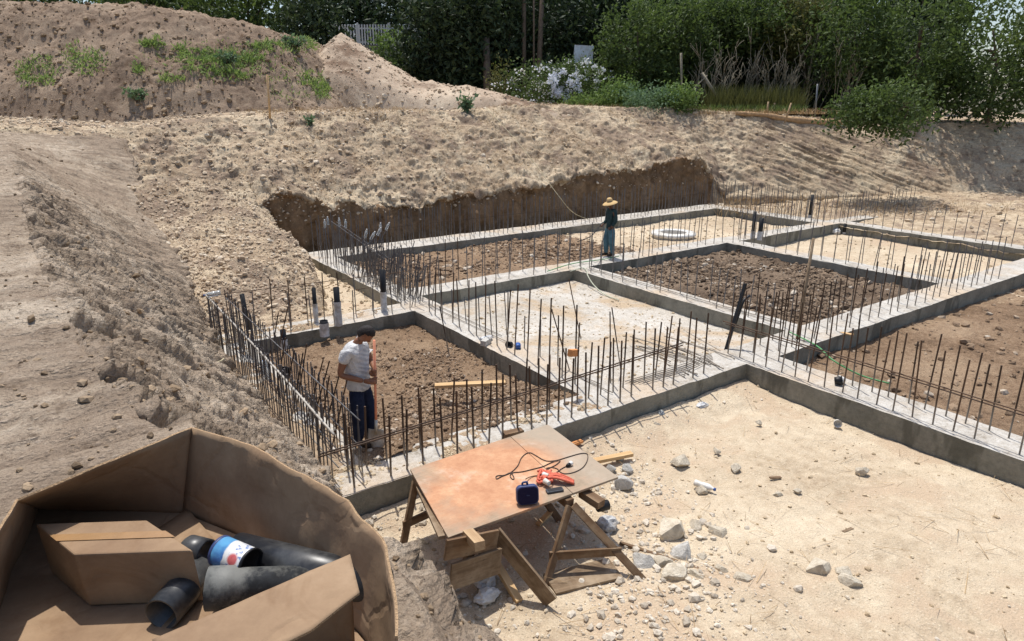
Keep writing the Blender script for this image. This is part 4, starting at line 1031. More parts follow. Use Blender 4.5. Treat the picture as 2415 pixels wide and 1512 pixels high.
pole('fallen_branch', 'thin bare branch crossing the leaning grey pole', 'branch', PD(1622, 222, 41), PD(1668, 178, 41.1), .035, .03, 'bark_pale')
pole('fence_post', 'thin upright post left of the fallen pole', 'post', PD(1608, 235, 40.5), PD(1606, 125, 40.5), .06, .06, 'bark_pale')
pole('fence_post', 'thin upright post behind the log', 'post', PD(1922, 275, 38.5), PD(1928, 198, 38.5), .045, .045, 'galv')
pole('tree_trunk', 'slim pale trunk right of the dark trees, nearer the board', 'trunk', PD(1268, 250, 44), PD(1284, -160, 47), .17, .13, 'bark')
pole('tree_trunk', 'slim pale trunk second from the white board', 'trunk', PD(1236, 250, 44.5), PD(1236, -160, 47), .14, .11, 'bark')
pole('tree_trunk', 'thin grey pole between the two pale trunks', 'trunk', PD(1259, 250, 44), PD(1259, -160, 45), .06, .05, 'bark')
pole('tree_trunk', 'short thick grey trunk behind the gravel heap', 'trunk', PD(1150, 240, 44), PD(1147, 90, 45), .26, .2, 'bark')
for x0, y0, x1, y1, lab in ((1808, 272, 1812, 240, 'upright wooden stake, left of the two by the log'), (1824, 268, 1827, 243, 'short upright stake right of its pair'), (1851, 287, 1866, 243, 'leaning white stake driven in front of the log')):
    b_ = surf(Xfar, x0, y0, -.1); pole('survey_stake', lab, 'stake', b_, PD(x1, y1, w2c(b_.x, b_.y)[1]), .05, .045, 'wood_stake', 'stakes on the right bank', 6)
pole('survey_stake', 'tall thin orange tinted stake in front of the spoil mound', 'stake', surf(Xfar, 637, 278, -.1), PD(630, 176, w2c(*surf(Xfar, 637, 278).xy)[1]), .042, .033, 'wood_pale', None, 6)
m = MB(); lp = curve_pts([surf(Xfar, x_, y_, .07) for x_, y_ in ((1735, 270), (1800, 275), (1850, 283), (1905, 289), (1990, 294))], 6)
m.tube(lp, [.10 + .06 * math.sin(i * .9) * .3 + .004 * i for i in range(len(lp))], 9)
tag(m.build('fallen_log', M['log']), 'long pale crooked log lying along the crest of the right bank', 'log')
# white board
t = thing('white_board', PD(1376, 180, 43), 'pale blue white square board standing behind the flowering shrub', 'board')
c = PD(1376, 128, 43); xr = Vector((*c2w(1, 0), 0)); Mx = frame(c - xr, c + xr, (0, 0, 1))[0]
MB().box((0, 0, 0), (1.14, .04, .98)).build('panel', M['sign'], t, 0.004, Mx @ Matrix.Rotation(R(3), 4, 'Y'))
for s in (-.4, .4):
    pole_c = c + xr * s
    MB().tube([pole_c + Vector((0, .06, -3.2)), pole_c + Vector((0, .06, .4))], .035, 8).build('post', M['galv'], t)
# picket fence on a wall
wl, wr = PD(770, 106, 54), PD(992, 106, 54)
wz = wl.z; Mx, L = frame((*wl.xy, 0), (*wr.xy, 0))
Mx.translation.z = 0
w = MB().box((0, .2, (wz + 3.9) / 2), (L, .3, wz - 3.9)).build('garden_wall', M['wall_grey'], None, 0, Mx)
tag(w, 'grey retaining wall under the white picket fence', 'wall')
t = thing('picket_fence', wl, 'white picket fence on top of the grey wall, upper left', 'fence')
me = None
npk = int(L / 0.20)
for k in range(npk + 1):
    x = -L / 2 + k * L / npk
    if me is None:
        o = MB().box((0, 0, .72), (.11, .03, 1.4)).build('picket', M['fence_white'], t, 0, Mx @ Matrix.Translation((x, .1, wz))); me = o.data
    else: link('picket', me, None, t, Mx @ Matrix.Translation((x, .1, wz)))
for z in (.2, 1.15): MB().box((0, .14, wz + z), (L, .04, .10)).build('rail', M['fence_white'], t, 0, Mx)
for k in range(4): MB().box((-L / 2 + k * L / 3, .18, wz + .75), (.16, .14, 1.55)).build('post', M['fence_white'], t, 0, Mx)

# ------------------------------------------------------------------ stones
ROCKS = []
for k in range(6):
    bm = bmesh.new(); bmesh.ops.create_icosphere(bm, subdivisions=3, radius=0.5)
    V = np.array([v.co[:] for v in bm.verts])
    sc = np.array([1.0, random.uniform(.65, .9), random.uniform(.5, .75)])
    dr = np.random.default_rng(500 + k).normal(size=(7, 3)); dr /= np.linalg.norm(dr, axis=1)[:, None]
    cut = np.random.default_rng(600 + k).uniform(.30, .42, 7)
    dr = np.random.default_rng(500 + k).normal(size=(13, 3)); dr /= np.linalg.norm(dr, axis=1)[:, None]; cut = np.random.default_rng(600 + k).uniform(.24, .40, 13)
    for d_, c_ in zip(dr, cut):                       # knock flat facets off
        e = V @ d_; V = V - np.maximum(e - c_, 0)[:, None] * d_ * 0.92
    V = V * (1 + 0.10 * fbm(V, 2.5, 4, 700 + k)[:, None]) * sc
    for v, q in zip(bm.verts, V): v.co = q
    me = bpy.data.meshes.new('rock'); bm.to_mesh(me); bm.free()
    ROCKS.append(me)
def rock(x, y, s, lab, mat='rock', z=-0.38, k=None, cat='rock', name='rock', squash=1.0):
    p = P(x, y, z); me = ROCKS[random.randrange(6) if k is None else k].copy(); me.materials.clear(); me.materials.append(M[mat])
    o = bpy.data.objects.new(name, me); col.objects.link(o)
    o.location = (p.x, p.y, z + s * 0.09 * squash); o.scale = (s * 1.35, s * 1.35, s * 1.35 * squash); o.rotation_euler = (random.uniform(-.2, .2), random.uniform(-.2, .2), random.uniform(0, 6))
    return tag(o, lab, cat, 'stones on the sand yard')
for x, y, s, lab, mt in [
        (1602, 1092, .26, 'rounded pale rock upright in the sand, upper left of the white bottle', 'rock'), (1690, 1066, .13, 'small squared stone above the white bottle', 'rock'),
        (1735, 1108, .15, 'flat pale stone right of the upright rock', 'rock'), (1588, 1255, .42, 'largest flat boulder in the sand yard', 'rock'),
        (1640, 1245, .20, 'thin stone leaning on the right end of the largest boulder', 'rock'), (1690, 1258, .24, 'rough pitted stone right of the largest boulder', 'rock'),
        (1610, 1312, .30, 'white streaked chunk below the largest boulder', 'rock_grey'), (1522, 1335, .27, 'round grey stone by the foot of the right trestle leg', 'rock_grey'),
        (1562, 1335, .2, 'pale chunk beside the round grey stone', 'rock'), (1655, 1315, .12, 'small chalky stone right of the streaked chunk', 'rock'),
        (1468, 1143, .22, 'white chalky stone at the right corner of the table', 'rock_grey'), (1440, 1108, .16, 'grey rubble lump behind the table corner', 'rock_grey'),
        (1478, 1106, .18, 'grey rubble lump right of the plank end', 'rock_grey'), (1462, 1082, .12, 'small grey lump under the pale plank', 'rock_grey'),
        (1935, 1345, .30, 'angular pale stone near the lower right', 'rock'), (1985, 1352, .18, 'flat stone right of the angular pale stone', 'rock'),
        (2005, 1375, .2, 'stone at the lower right corner', 'rock'), (1752, 1368, .18, 'stone at the bottom edge, under the sand yard middle', 'rock'),
        (1700, 1345, .14, 'squared pale stone near the bottom edge', 'rock'), (1790, 998, .10, 'small dark stone in the upper sand yard', 'rock'),
        (2032, 1112, .16, 'stone at the right edge of the sand yard', 'rock'), (1655, 1158, .14, 'stone just below the white bottle', 'rock'),
        (1560, 978, .12, 'stone against the foot of the near beam', 'rock_grey'), (1835, 1168, .12, 'small lump in the middle of the sand yard', 'rock'),
        (1880, 1160, .09, 'tiny lump right of the small lump', 'rock'), (1590, 1360, .26, 'pale chunk at the bottom, right of the trestle', 'rock'),
        (1640, 1362, .2, 'pale flat chunk at the bottom edge', 'rock'), (1545, 1005, .14, 'pale chunk below the near beam', 'rock')]:
    rock(x, y, s, lab, mt)
# ------------------------------------------------------------------ work table on two trestles
ZT = 0.40
cs = [P(967.4, 1106.6, ZT), P(1292, 1001, ZT), P(1458, 1125, ZT), P(1057, 1267.5, ZT)]
tc = sum(cs, Vector()) / 4
t = thing('plywood_tabletop', (tc.x, tc.y, ZT - .02), 'plywood table top dusted with orange sawdust on two trestles', 'tabletop')
ang = math.atan2((cs[1] - cs[0]).y, (cs[1] - cs[0]).x)
Mt = Matrix.Translation(tc) @ Matrix.Rotation(ang, 4, 'Z')
loc = [Mt.inverted() @ c for c in cs]
spl = 0.70                                     # joint between the two sheets
def lerp4(u, v): return (loc[0] * (1-u) * (1-v) + loc[1] * u * (1-v) + loc[2] * u * v + loc[3] * (1-u) * v)
def sheet(u0, u1, v0=0, v1=1):
    q = [lerp4(u0, v0), lerp4(u1, v0), lerp4(u1, v1), lerp4(u0, v1)]
    m = MB(); m.slab(list(reversed(q)), [p - Vector((0, 0, .028)) for p in reversed(q)]); return m
sheet(0, .70).build('sheet', M['ply'], t, 0.003, Mt); sheet(.703, 1).build('sheet', M['ply'], t, 0.003, Mt)
zg = -0.40
def trestle(label, f0, f1, top, feetA, feetB, mat):
    """top beam f0-f1, two A-frames with feet pairs"""
    t = thing('trestle', ((f0 + f1) / 2).xy.to_3d() + Vector((0, 0, zg)), label, 'trestle', 'trestles under the table')
    board('top_beam', f0, f1, .10, .10, M[mat], t, bevel=.004, rag=.004)
    for apex, (l, r) in ((f0, feetA), (f1, feetB)):
        for ft in (l, r):
            d = (Vector(ft) - apex).normalized()
            board('leg', apex + d * .04 + Vector((0, 0, .02)) + (f1 - f0).normalized() * random.uniform(-.01, .01), ft, .085, .04, M[mat], t, (f1 - f0).normalized(), rag=.003)
        a, b = apex.lerp(Vector(l), .62), apex.lerp(Vector(r), .62)
        e = (b - a).normalized() * .06
        board('cross_rail', a - e, b + e, .03, .10, M[mat], t, rag=.003)
    return t
# right trestle
ap = P(1345, 1188, ZT - .09); bk = ap + Vector((0.10, 1.28, 0))
trestle('brown timber trestle under the right side of the table', ap, bk, None, (P(1285, 1388, zg), P(1520, 1372, zg)), (P(1285, 1388, zg) + Vector((.1, 1.4, 0)), P(1520, 1372, zg) + Vector((-.05, 1.35, 0))), 'wood_brown')
ap = P(1112, 1262, ZT - .09); bk = ap + Vector((0.05, 1.30, 0))
def PB(x, y, b):                     # point on the plane Y = b
    d = ray(x, y); e = c2w(d[0], d[1]); k = b / e[1]; return Vector((e[0] * k, b, CAM_H + d[2] * k))
trestle('dark timber trestle under the left side of the table', ap + Vector((0, -.14, 0)), bk, None, (ap.xy.to_3d() + Vector((-.28, .12, zg)), ap.xy.to_3d() + Vector((.30, .12, zg))), (P(948, 1300, zg) + Vector((.0, .0, 0)), P(948, 1300, zg) + Vector((.95, .1, 0))), 'wood_brown')
# loose timber around the trestles
def plank(name, label, p0, p1, w, th, mat, group='loose timber around the table', up=(0, 0, 1), cat='plank'):
    return tag(board(name, p0, p1, w, th, M[mat], None, up, .003, .004), label, cat, group)
plank('timber_batten', 'grey batten leaning along the left edge of the table', P(988, 1150, .30), P(1042, 1268, .36) , .07, .04, 'wood_grey')
plank('wide_board', 'wide dark board hung below the front left corner of the table', PB(1050, 1298, 4.98), PB(1172, 1272, 4.98), .03, .22, 'wood_brown')
plank('wide_board', 'lower wide grey board in front of the left trestle', PB(1062, 1362, 4.95), PB(1180, 1322, 4.95), .03, .30, 'wood_grey')
plank('timber_block', 'pale split timber end sticking out under the front of the table', PB(1104, 1258, 5.06), PB(1132, 1288, 4.72), .11, .09, 'wood_stake')
plank('long_board', 'long grey board sloping down from the table to the ground', P(1166, 1256, .26), P(1300, 1420, -.30), .03, .20, 'wood_grey')
plank('timber_offcut', 'orange brown timber offcut below the left trestle', P(1168, 1325, -.2), P(1225, 1420, -.36), .08, .06, 'wood_pale')
plank('timber_block', 'short dark timber block under the right corner of the table', P(1372, 1160, .30), P(1418, 1190, .27), .12, .09, 'wood_brown')
plank('ground_board', 'wide grey board lying on the ground under the right trestle', P(1296, 1378, zg + .05), P(1452, 1340, zg + .05), .34, .03, 'wood_grey')
plank('thin_batten', 'pale thin batten on the ground behind the right trestle', P(1268, 1238, zg + .06), P(1300, 1205, zg + .12), .07, .025, 'wood_pale')
plank('timber_plank', 'pale plank on the ground right of the table', P(1400, 1088, zg + .08), P(1490, 1070, zg + .09), .10, .05, 'wood_pale')
plank('timber_offcut', 'small orange offcut behind the table corner', P(1345, 1050, zg + .12), P(1372, 1040, zg + .12), .07, .04, 'rust_block')
plank('timber_plank', 'pale plank lying across the soil bed right of the worker', P(1025, 910, 0.03), P(1192, 902, 0.05), .13, .05, 'wood_pale')
plank('timber_block', 'dark brown timber block on the near beam behind the table', P(1188, 1028, .05), P(1232, 1018, .05), .12, .09, 'wood_brown')
plank('timber_batten', 'thin pale batten leaning from bed to beam on the right', P(1920, 770, -.1), P(2010, 790, .02), .10, .03, 'wood_pale')
plank('thin_stick', 'long thin stick lying before the near beam', P(1455, 1022, zg + .03), P(1588, 990, zg + .03), .035, .02, 'wood_grey')
plank('thin_stick', 'brown stick lying beside the right trestle foot', P(1462, 1280, zg + .03), P(1648, 1342, zg + .04), .04, .03, 'wood_brown')
plank('thin_stick', 'second stick under the brown stick', P(1530, 1310, zg + .02), P(1660, 1350, zg + .03), .025, .02, 'wood_grey')
plank('thin_stick', 'short dark stick at the right of the sand yard', P(1988, 1255, zg + .03), P(2010, 1246, zg + .03), .04, .02, 'wood_grey')
plank('thin_stick', 'short brown stick in the middle of the sand yard', P(1815, 1127, zg + .03), P(1842, 1126, zg + .03), .04, .02, 'wood_brown')
o = MB().tube([P(1408, 1196, zg + .55), P(1434, 1190, zg + .55)], .06, 14).build('black_pipe_end', M['black'], None, 0.004)
tag(o, 'short black pipe offcut lying on the timber block under the table corner', 'pipe')
o.location.z -= 0.0
# things on the table
def rbox(w, h, d, r, n=6):                     # rounded slab, face in XZ
    ring = []
    for cx, cz, a0 in ((w/2-r, h/2-r, 0), (-w/2+r, h/2-r, 90), (-w/2+r, -h/2+r, 180), (w/2-r, -h/2+r, 270)):
        for k in range(n + 1):
            a = R(a0 + 90 * k / n); ring.append(Vector((cx + r * math.cos(a), 0, cz + r * math.sin(a))))
    return ring
sp = P(1243, 1186, ZT); ht = .21
t = thing('portable_speaker', sp, 'dark navy square portable speaker standing on the table', 'speaker')
Ms = Matrix.Translation(sp + Vector((0, 0, ht / 2 + .002))) @ Matrix.Rotation(-YAW + R(10), 4, 'Z') @ Matrix.Rotation(R(-12), 4, 'X')
rg = rbox(.245, ht, .08, .055)
MB().slab([p + Vector((0, -.042, 0)) for p in rg], [p + Vector((0, .035, 0)) for p in rg]).build('body', M['navy_trim'], t, .012, Ms)
rg = rbox(.222, ht * .9, .08, .05)
gr_ = MB().slab([p + Vector((0, -.05, 0)) for p in rg], [p + Vector((0, -.030, 0)) for p in rg]).build('grille', M['navy'], t, .006, Ms)
MB().tube(curve_pts([(-.05, 0, ht/2 - .005), (-.045, 0, ht/2 + .028), (0, 0, ht/2 + .03), (.005, 0, ht/2 - .005)], 4), .012, 8).build('carry_loop', M['navy_trim'], t, 0, Ms)
for k, (x, z, sx, sz) in enumerate(((-.012, .004, .006, .012), (0, .004, .006, .012), (.012, .004, .006, .012))): MB().box((x, -.0515, z), (sx, .002, sz)).build('logo_mark', M['navy_trim'], gr_, 0, Ms)
ph = P(1308, 1157, ZT + .012); Mp = Matrix.Translation(ph + Vector((0, 0, .004))) @ Matrix.Rotation(-YAW + R(17), 4, 'Z')
t = thing('phone', ph, 'dark grey oblong phone lying beside the speaker', 'phone')
MB().box((0, 0, 0), (.20, .075, .026)).build('body', M['device'], t, .01, Mp); MB().box((0, 0, .0145), (.17, .055, .003)).build('screen', M['black'], t, .001, Mp)
def TP(zx, zy, z=.008): return P((1540 + zx * .18219) / 1.34534, (1400 + zy * .18219) / 1.34534, ZT + z)
t = thing('power_cable', TP(800, 400, 0), 'thin dark braided cable looped across the table', 'cable')
m = MB(); m.tube(curve_pts([TP(180, 620), TP(200, 655), TP(290, 610), TP(440, 545), TP(560, 430), TP(620, 300), TP(700, 220), TP(780, 200), TP(880, 250), TP(1000, 320), TP(1100, 345), TP(1250, 330), TP(1450, 270), TP(1650, 215), TP(1760, 215), TP(1785, 270), TP(1760, 370), TP(1680, 470), TP(1540, 540), TP(1400, 565), TP(1310, 540), TP(1250, 480), TP(1150, 455), TP(1060, 470)], 6), .0055, 6)
m.tube(curve_pts([TP(180, 620), TP(220, 598), TP(330, 590), TP(440, 550), TP(500, 640), TP(470, 660), TP(430, 600), TP(480, 548), TP(640, 530), TP(850, 480), TP(1000, 440), TP(1150, 370), TP(1260, 330, .014), TP(1300, 345), TP(1230, 410), TP(1130, 460), TP(1060, 500)], 6), .0055, 6)
m.tube(curve_pts([TP(1180, 570), TP(1260, 530), TP(1310, 490), TP(1370, 455), TP(1420, 430)], 5), .0055, 6)
m.tube(curve_pts([TP(700, 660, .05), TP(760, 630, .02), TP(850, 605), TP(950, 600)], 5), .0055, 6)
m.build('cord', M['cable'], t)
a, b = TP(1410, 432, .02), TP(1465, 405, .025)
pg_ = MB().tube([a, a.lerp(b, .5), b], [.012, .022, .024], 10).build('plug_body', M['black'], t)
b2 = TP(1500, 375, .03); MB().tube([b, b2], [.026, .028], 12).build('plug_cap', M['white'], pg_)
t = thing('orange_cord_bundle', TP(1200, 620, 0), 'tangled bundle of orange cord with white fittings on the table', 'cord bundle')
rr2 = random.Random(3)
for k in range(7):
    c0 = [TP(rr2.uniform(900, 1180), rr2.uniform(480, 720), .02 + .05 * rr2.random()) for _ in range(6)]
    MB().tube(curve_pts(c0, 5), .014, 7).build('strand', M['orange'], t)
for k in range(12):
    o_ = rr2.uniform(-45, 45)
    c0 = [TP(1080, 620 + o_ * .7, .03 + .04 * rr2.random()), TP(1230, 610 + o_, .06 + .02 * rr2.random()), TP(1400, 660 + o_, .05 + .02 * rr2.random()), TP(1540, 720 + o_ * .6, .02)]
    MB().tube(curve_pts(c0, 5), .015, 7).build('strand', M['orange'], t)
for (x, y, x2, y2) in ((1000, 580, 1100, 610), (1030, 690, 1110, 740)):
    MB().tube([TP(x, y, .06), TP(x2, y2, .06)], [.035, .028], 12).build('fitting', M['white'], t, .004)
# ------------------------------------------------------------------ cardboard box with pipes at the photographer's feet
ZB, ZR = 3.0, 3.37
bx = P(430, 1215, ZB)
BOX = thing('cardboard_box', bx, 'large open brown cardboard box holding black pipes on the near bank', 'box')
def panel(name, top, bot, th=0.007, nv=14, crease=0.006, seed=0, parent=None, mat='card', nu=None):
    """corrugated sheet between a top and a bottom polyline, buckled a little, with real thickness"""
    T_, B_ = [Vector(p) for p in top], [Vector(p) for p in bot]
    def res(pl, n):
        s = [0]
        for i in range(len(pl) - 1): s.append(s[-1] + (pl[i+1] - pl[i]).length)
        out = []
        for k in range(n):
            d = s[-1] * k / (n - 1); i = 0
            while i < len(pl) - 2 and d > s[i+1]: i += 1
            f = (d - s[i]) / max(s[i+1] - s[i], 1e-6); out.append(pl[i].lerp(pl[i+1], f))
        return out
    n = nu or 40
    tp, bt = res(T_, n), res(B_, n)
    X = np.array([[tp[i].lerp(bt[i], j / (nv - 1))[:] for j in range(nv)] for i in range(n)])
    du = np.gradient(X, axis=0); dv = np.gradient(X, axis=1); N = np.cross(du, dv); N /= np.linalg.norm(N, axis=-1)[..., None] + 1e-9
    d = crease * (1.6 * fbm(X, 4.0, 2, 800 + seed) + 1.0 * (1 - 2.2 * np.abs(fbm(X, 7.0, 2, 810 + seed))))
    d = d * np.minimum(1, np.arange(n) / 5.0)[:, None]
    X = X + N * d[..., None]
    F_, Bk = X + N * th / 2, X - N * th / 2
    V = np.concatenate([F_.reshape(-1, 3), Bk.reshape(-1, 3)]); i = np.arange(n * nv).reshape(n, nv); o = n * nv
    f = np.stack([i[:-1, :-1], i[1:, :-1], i[1:, 1:], i[:-1, 1:]], -1).reshape(-1, 4)
    fs = [f, (f + o)[:, ::-1]]
    for e in (i[:, 0], i[:, -1][::-1], i[0][::-1], i[-1]):
        fs.append(np.stack([e[1:], e[:-1], e[:-1] + o, e[1:] + o], -1))
    me = np_mesh(name, V, np.concatenate(fs), True)
    me.materials.append(M[mat]); me.materials.append(M['card_edge'])
    mi = np.zeros(len(me.polygons), np.int32); mi[2 * len(f):] = 1; me.polygons.foreach_set('material_index', mi)
    sm = np.ones(len(mi), bool); sm[2 * len(f):] = False; me.polygons.foreach_set('use_smooth', sm)
    return link(name, me, None, parent)
rt = [P(452, 1008, ZR), P(600, 1055, ZR - .005), P(815, 1177, ZR - .02), P(905, 1277, ZR - .04), P(930, 1380, ZR - .06), P(938, 1500, ZR - .07)]
rb = [bx, P(570, 1272, ZB), P(760, 1400, ZB), P(860, 1520, ZB), P(905, 1650, ZB), P(925, 1780, ZB)]
panel('right_wall', rt, rb, seed=1, parent=BOX, crease=.009)
lt = [P(452, 1008, ZR), P(316, 1063, ZR), P(40, 1178, ZR)]
lb = [bx, P(316, 1208, ZB), P(90, 1200, ZB)]
panel('left_wall', [P(40, 1178, ZR), P(-60, 1330, ZR - .01), P(-200, 1560, ZR - .02)], [P(90, 1200, ZB), P(30, 1340, ZB), P(-40, 1560, ZB)], seed=7, parent=BOX, crease=.004)
panel('back_wall', lt, lb, seed=2, parent=BOX, crease=.003)
fl = [bx, P(570, 1272, ZB), P(760, 1400, ZB), P(860, 1520, ZB), P(905, 1650, ZB), P(500, 1700, ZB), P(-40, 1560, ZB), P(30, 1340, ZB), P(90, 1200, ZB)]
MB().slab([p + Vector((0, 0, .012)) for p in reversed(fl)], [p + Vector((0, 0, .004)) for p in reversed(fl)]).build('floor', M['card'], BOX)
panel('bottom_flap', [bx + Vector((0.02, -.02, .03)), P(520, 1290, ZB + .02)], [P(366, 1252, ZB + .02), P(470, 1330, ZB + .015)], seed=3, parent=BOX, crease=.001, nu=8, nv=6)
ft = [P(826, 1312, ZR - .05), P(668, 1381, ZR - .05), P(360, 1515, ZR - .05)]
panel('front_wall', ft, [p + Vector((.0, .02, ZB - p.z)) for p in ft], seed=4, parent=BOX, crease=.002)
panel('front_flap', [ft[0] + Vector((0, 0, .004)), ft[1] + Vector((0, 0, .004)), ft[2] + Vector((0, 0, .004))], [P(848, 1400, ZR - .055), P(735, 1490, ZR - .055), P(430, 1640, ZR - .055)], seed=5, parent=BOX, crease=.002)
# small closed carton
zc = 3.22; pr = P(455, 1298, zc); e1 = P(316, 1303, zc) - pr; e2 = P(346, 1226, zc) - pr
e1 = e1.normalized() * .36
q = [pr, pr + e2, pr + e2 + e1, pr + e1]
t = thing('small_carton', (pr + e1 * .5).xy.to_3d() + Vector((0, 0, ZB)), 'small closed cardboard carton inside the left of the big box', 'carton')
MB().slab(q, [p * 1 + Vector((0.012, .012, -.205)) for p in q]).build('carton_body', M['card'], t, .006)
n2_ = e2.normalized() * .028; c2_ = pr + e2 * .5; ov = e1.normalized() * .004
st_ = [c2_ - n2_ - ov, c2_ + n2_ - ov, c2_ + n2_ + e1 + ov, c2_ - n2_ + e1 + ov]
MB().slab([p + Vector((0, 0, .003)) for p in st_], [p + Vector((0, 0, .0012)) for p in st_]).build('tape', M['tape'], t)
# pipes
def pipe_thing(label, p0, p1, r, mat, wall=.006, name='black_pipe', socket=False):
    d = (p1 - p0).normalized(); L = (p1 - p0).length
    prof = [(r - wall, .0), (r, 0), (r, L), (r - wall, L), (r - wall, 0)]
    if socket: prof = [(r, .0), (r + .008, 0), (r + .008, .075), (r, .085), (r, L), (r - wall, L), (r - wall, .085), (r, .0)]
    Mx = Matrix.Translation(p0) @ d.to_track_quat('Z', 'Y').to_matrix().to_4x4()
    return tag(MB().lathe(prof, 28, Mx).build(name, M[mat]), label, 'pipe', 'black pipes in the box')
pipe_thing('black pipe lying along the far wall inside the box, behind the can', P(560, 1300, 3.10), P(905, 1385, 3.12), .062, 'pipe')
pipe_thing('dusty grey black pipe in front of the can, its open end to the left', P(490, 1388, 3.12), P(760, 1376, 3.09), .058, 'pipe_dusty', socket=True)
pipe_thing('black pipe lying crosswise below the carton', P(475, 1345, 3.06), P(380, 1450, 3.06), .055, 'pipe')
t_ = pipe_thing('short black pipe fitting with a ribbed collar beside the carton', P(488, 1308, 3.10), P(440, 1296, 3.10), .043, 'pipe', name='pipe_fitting', socket=True)
# tin can
c0, c1 = P(521, 1300, 3.15), P(590, 1330, 3.145)
t = thing('paint_tin', (c0 + c1) / 2 - Vector((0, 0, .06)), 'blue and white printed tin can lying on the pipes', 'tin')
d = (c1 - c0).normalized(); L = .135; c0 = (c0 + c1) / 2 - d * L / 2
Mx = Matrix.Translation(c0) @ d.to_track_quat('Z', 'Y').to_matrix().to_4x4()
def can_mat():
    n = NT('tin_label'); sx = n.t.nodes.new('ShaderNodeSeparateXYZ'); n.lk(n.co, sx.inputs[0])
    b = n.ramp(n.math('ADD', n.math('MULTIPLY', sx.outputs[2], 7.4), n.math('MULTIPLY', n.noise(18, 2), 0.25)), [(0.5, 1.), (0.53, 0.)])
    c = n.mix(b, S(226, 224, 220), n.ramp(n.noise(16, 3), [(0.35, S(60, 104, 168)), (0.6, S(98, 164, 208))]))
    an = n.t.nodes.new('ShaderNodeMath'); an.operation = 'ARCTAN2'; n.lk(sx.outputs[0], an.inputs[0]); n.lk(sx.outputs[1], an.inputs[1])
    # small rows of print
    w = n.t.nodes.new('ShaderNodeTexBrick'); w.inputs['Scale'].default_value = 55; w.inputs['Mortar Size'].default_value = 0.035
    cm = n.t.nodes.new('ShaderNodeCombineXYZ'); n.lk(n.math('MULTIPLY', an.outputs[0], .05), cm.inputs[0]); n.lk(sx.outputs[2], cm.inputs[1]); n.lk(cm.outputs[0], w.inputs[0])
    pr_ = n.math('MULTIPLY', n.ramp(n.noise(60, 2), [(0.52, 0.), (0.6, 1.)]), n.ramp(sx.outputs[2], [(0.075, 0.), (0.08, .8)]))
    c = n.mix(pr_, c, S(70, 110, 170))
    rd = n.t.nodes.new('ShaderNodeVectorMath'); rd.operation = 'DISTANCE'; n.lk(n.co, rd.inputs[0]); rd.inputs[1].default_value = RED
    c = n.mix(n.ramp(rd.outputs['Value'], [(0.016, .9), (0.022, 0.)]), c, S(196, 70, 66))
    return n.done(c, 0.35, None, 0.5, 0.1)
side = Mx.inverted() @ (Vector((0, 0, CAM_H))); sd2 = Vector((side.x, side.y, 0)).normalized()
up_ = (Mx.inverted().to_3x3() @ Vector((0, 0, 1))); up_ = Vector((up_.x, up_.y, 0)).normalized()
RED = tuple((sd2 * .95 - up_ * .25).normalized() * .05); RED = (RED[0], RED[1], .098)
can = MB().lathe([(.047, .004), (.05, .004), (.05, L - .004)], 28).build('label_wrap', can_mat(), t, 0, Mx)
MB().lathe([(.0, .006), (.046, .006), (.047, .0), (.052, .0), (.052, .008), (.05, .010)], 28).build('rim', M['navy_trim'], t, 0, Mx)
MB().lathe([(.05, L - .006), (.052, L - .004), (.052, L + .004), (.046, L + .004), (.045, L - .003), (.0, L - .003)], 28).build('lid', M['black'], t, 0, Mx)

# ------------------------------------------------------------------ pipe stubs cast into the concrete, wrapped in plastic
def stub(label, x, yb, h, r, z0, blk, lean=(0, 0), wrap=True):
    b = P(x, yb, z0); t = thing('pipe_stub', b, label, 'pipe', 'upright pipe stubs wrapped in plastic')
    top = b + Vector((lean[0], lean[1], h)); sp_ = b.lerp(top, 1 - blk)
    m = MB(); m.lathe([(r - .006, 0), (r, 0), (r, 1), (r - .006, 1), (r - .006, .0)], 14, Matrix.Translation(b) @ (top - b).normalized().to_track_quat('Z', 'Y').to_matrix().to_4x4() @ Matrix.Diagonal((1, 1, (top - b).length, 1)))
    m.build('pipe', M['black'], t)
    if wrap:
        pr_ = [(r * 1.12 + .012 * random.random(), i / 7) for i in range(8)]
        MB().lathe(pr_, 11, Matrix.Translation(b) @ (top - b).normalized().to_track_quat('Z', 'Y').to_matrix().to_4x4() @ Matrix.Diagonal((1, 1, (sp_ - b).length, 1))).build('plastic_wrap', M['wrap'], t)
stub('bare black pipe leaning behind the top of the left rebar fence', 590, 795, .95, .05, -.2, 1.0, (-.06, .05), False)
stub('tall thin pipe wrapped white below, third from the left fence', 746, 760, .78, .045, 0, .45)
stub('thick pipe with white wrap and square black top, left of the junction', 799, 768, .85, .065, 0, .36)
stub('tallest black pipe standing in the rebar tangle at the junction', 906, 734, .98, .06, 0, .52)
stub('short pipe wrapped in white plastic beside the short beam', 766, 792, .34, .085, -.12, .15)
stub('small black pipe with clear wrap left in the soil bed', 671, 822, .40, .06, -.2, .5)
stub('taller black pipe of the pair on the far middle beam', 1774, 562, .95, .06, 0, .72)
stub('shorter black pipe of the pair on the far middle beam', 1791, 566, .78, .08, 0, .6)
stub('black pipe standing on the far right beam', 1909, 518, 1.05, .07, -.1, .8)
stub('short black pipe with white bag at its foot, far right bed', 1990, 552, .42, .06, -.4, .8)
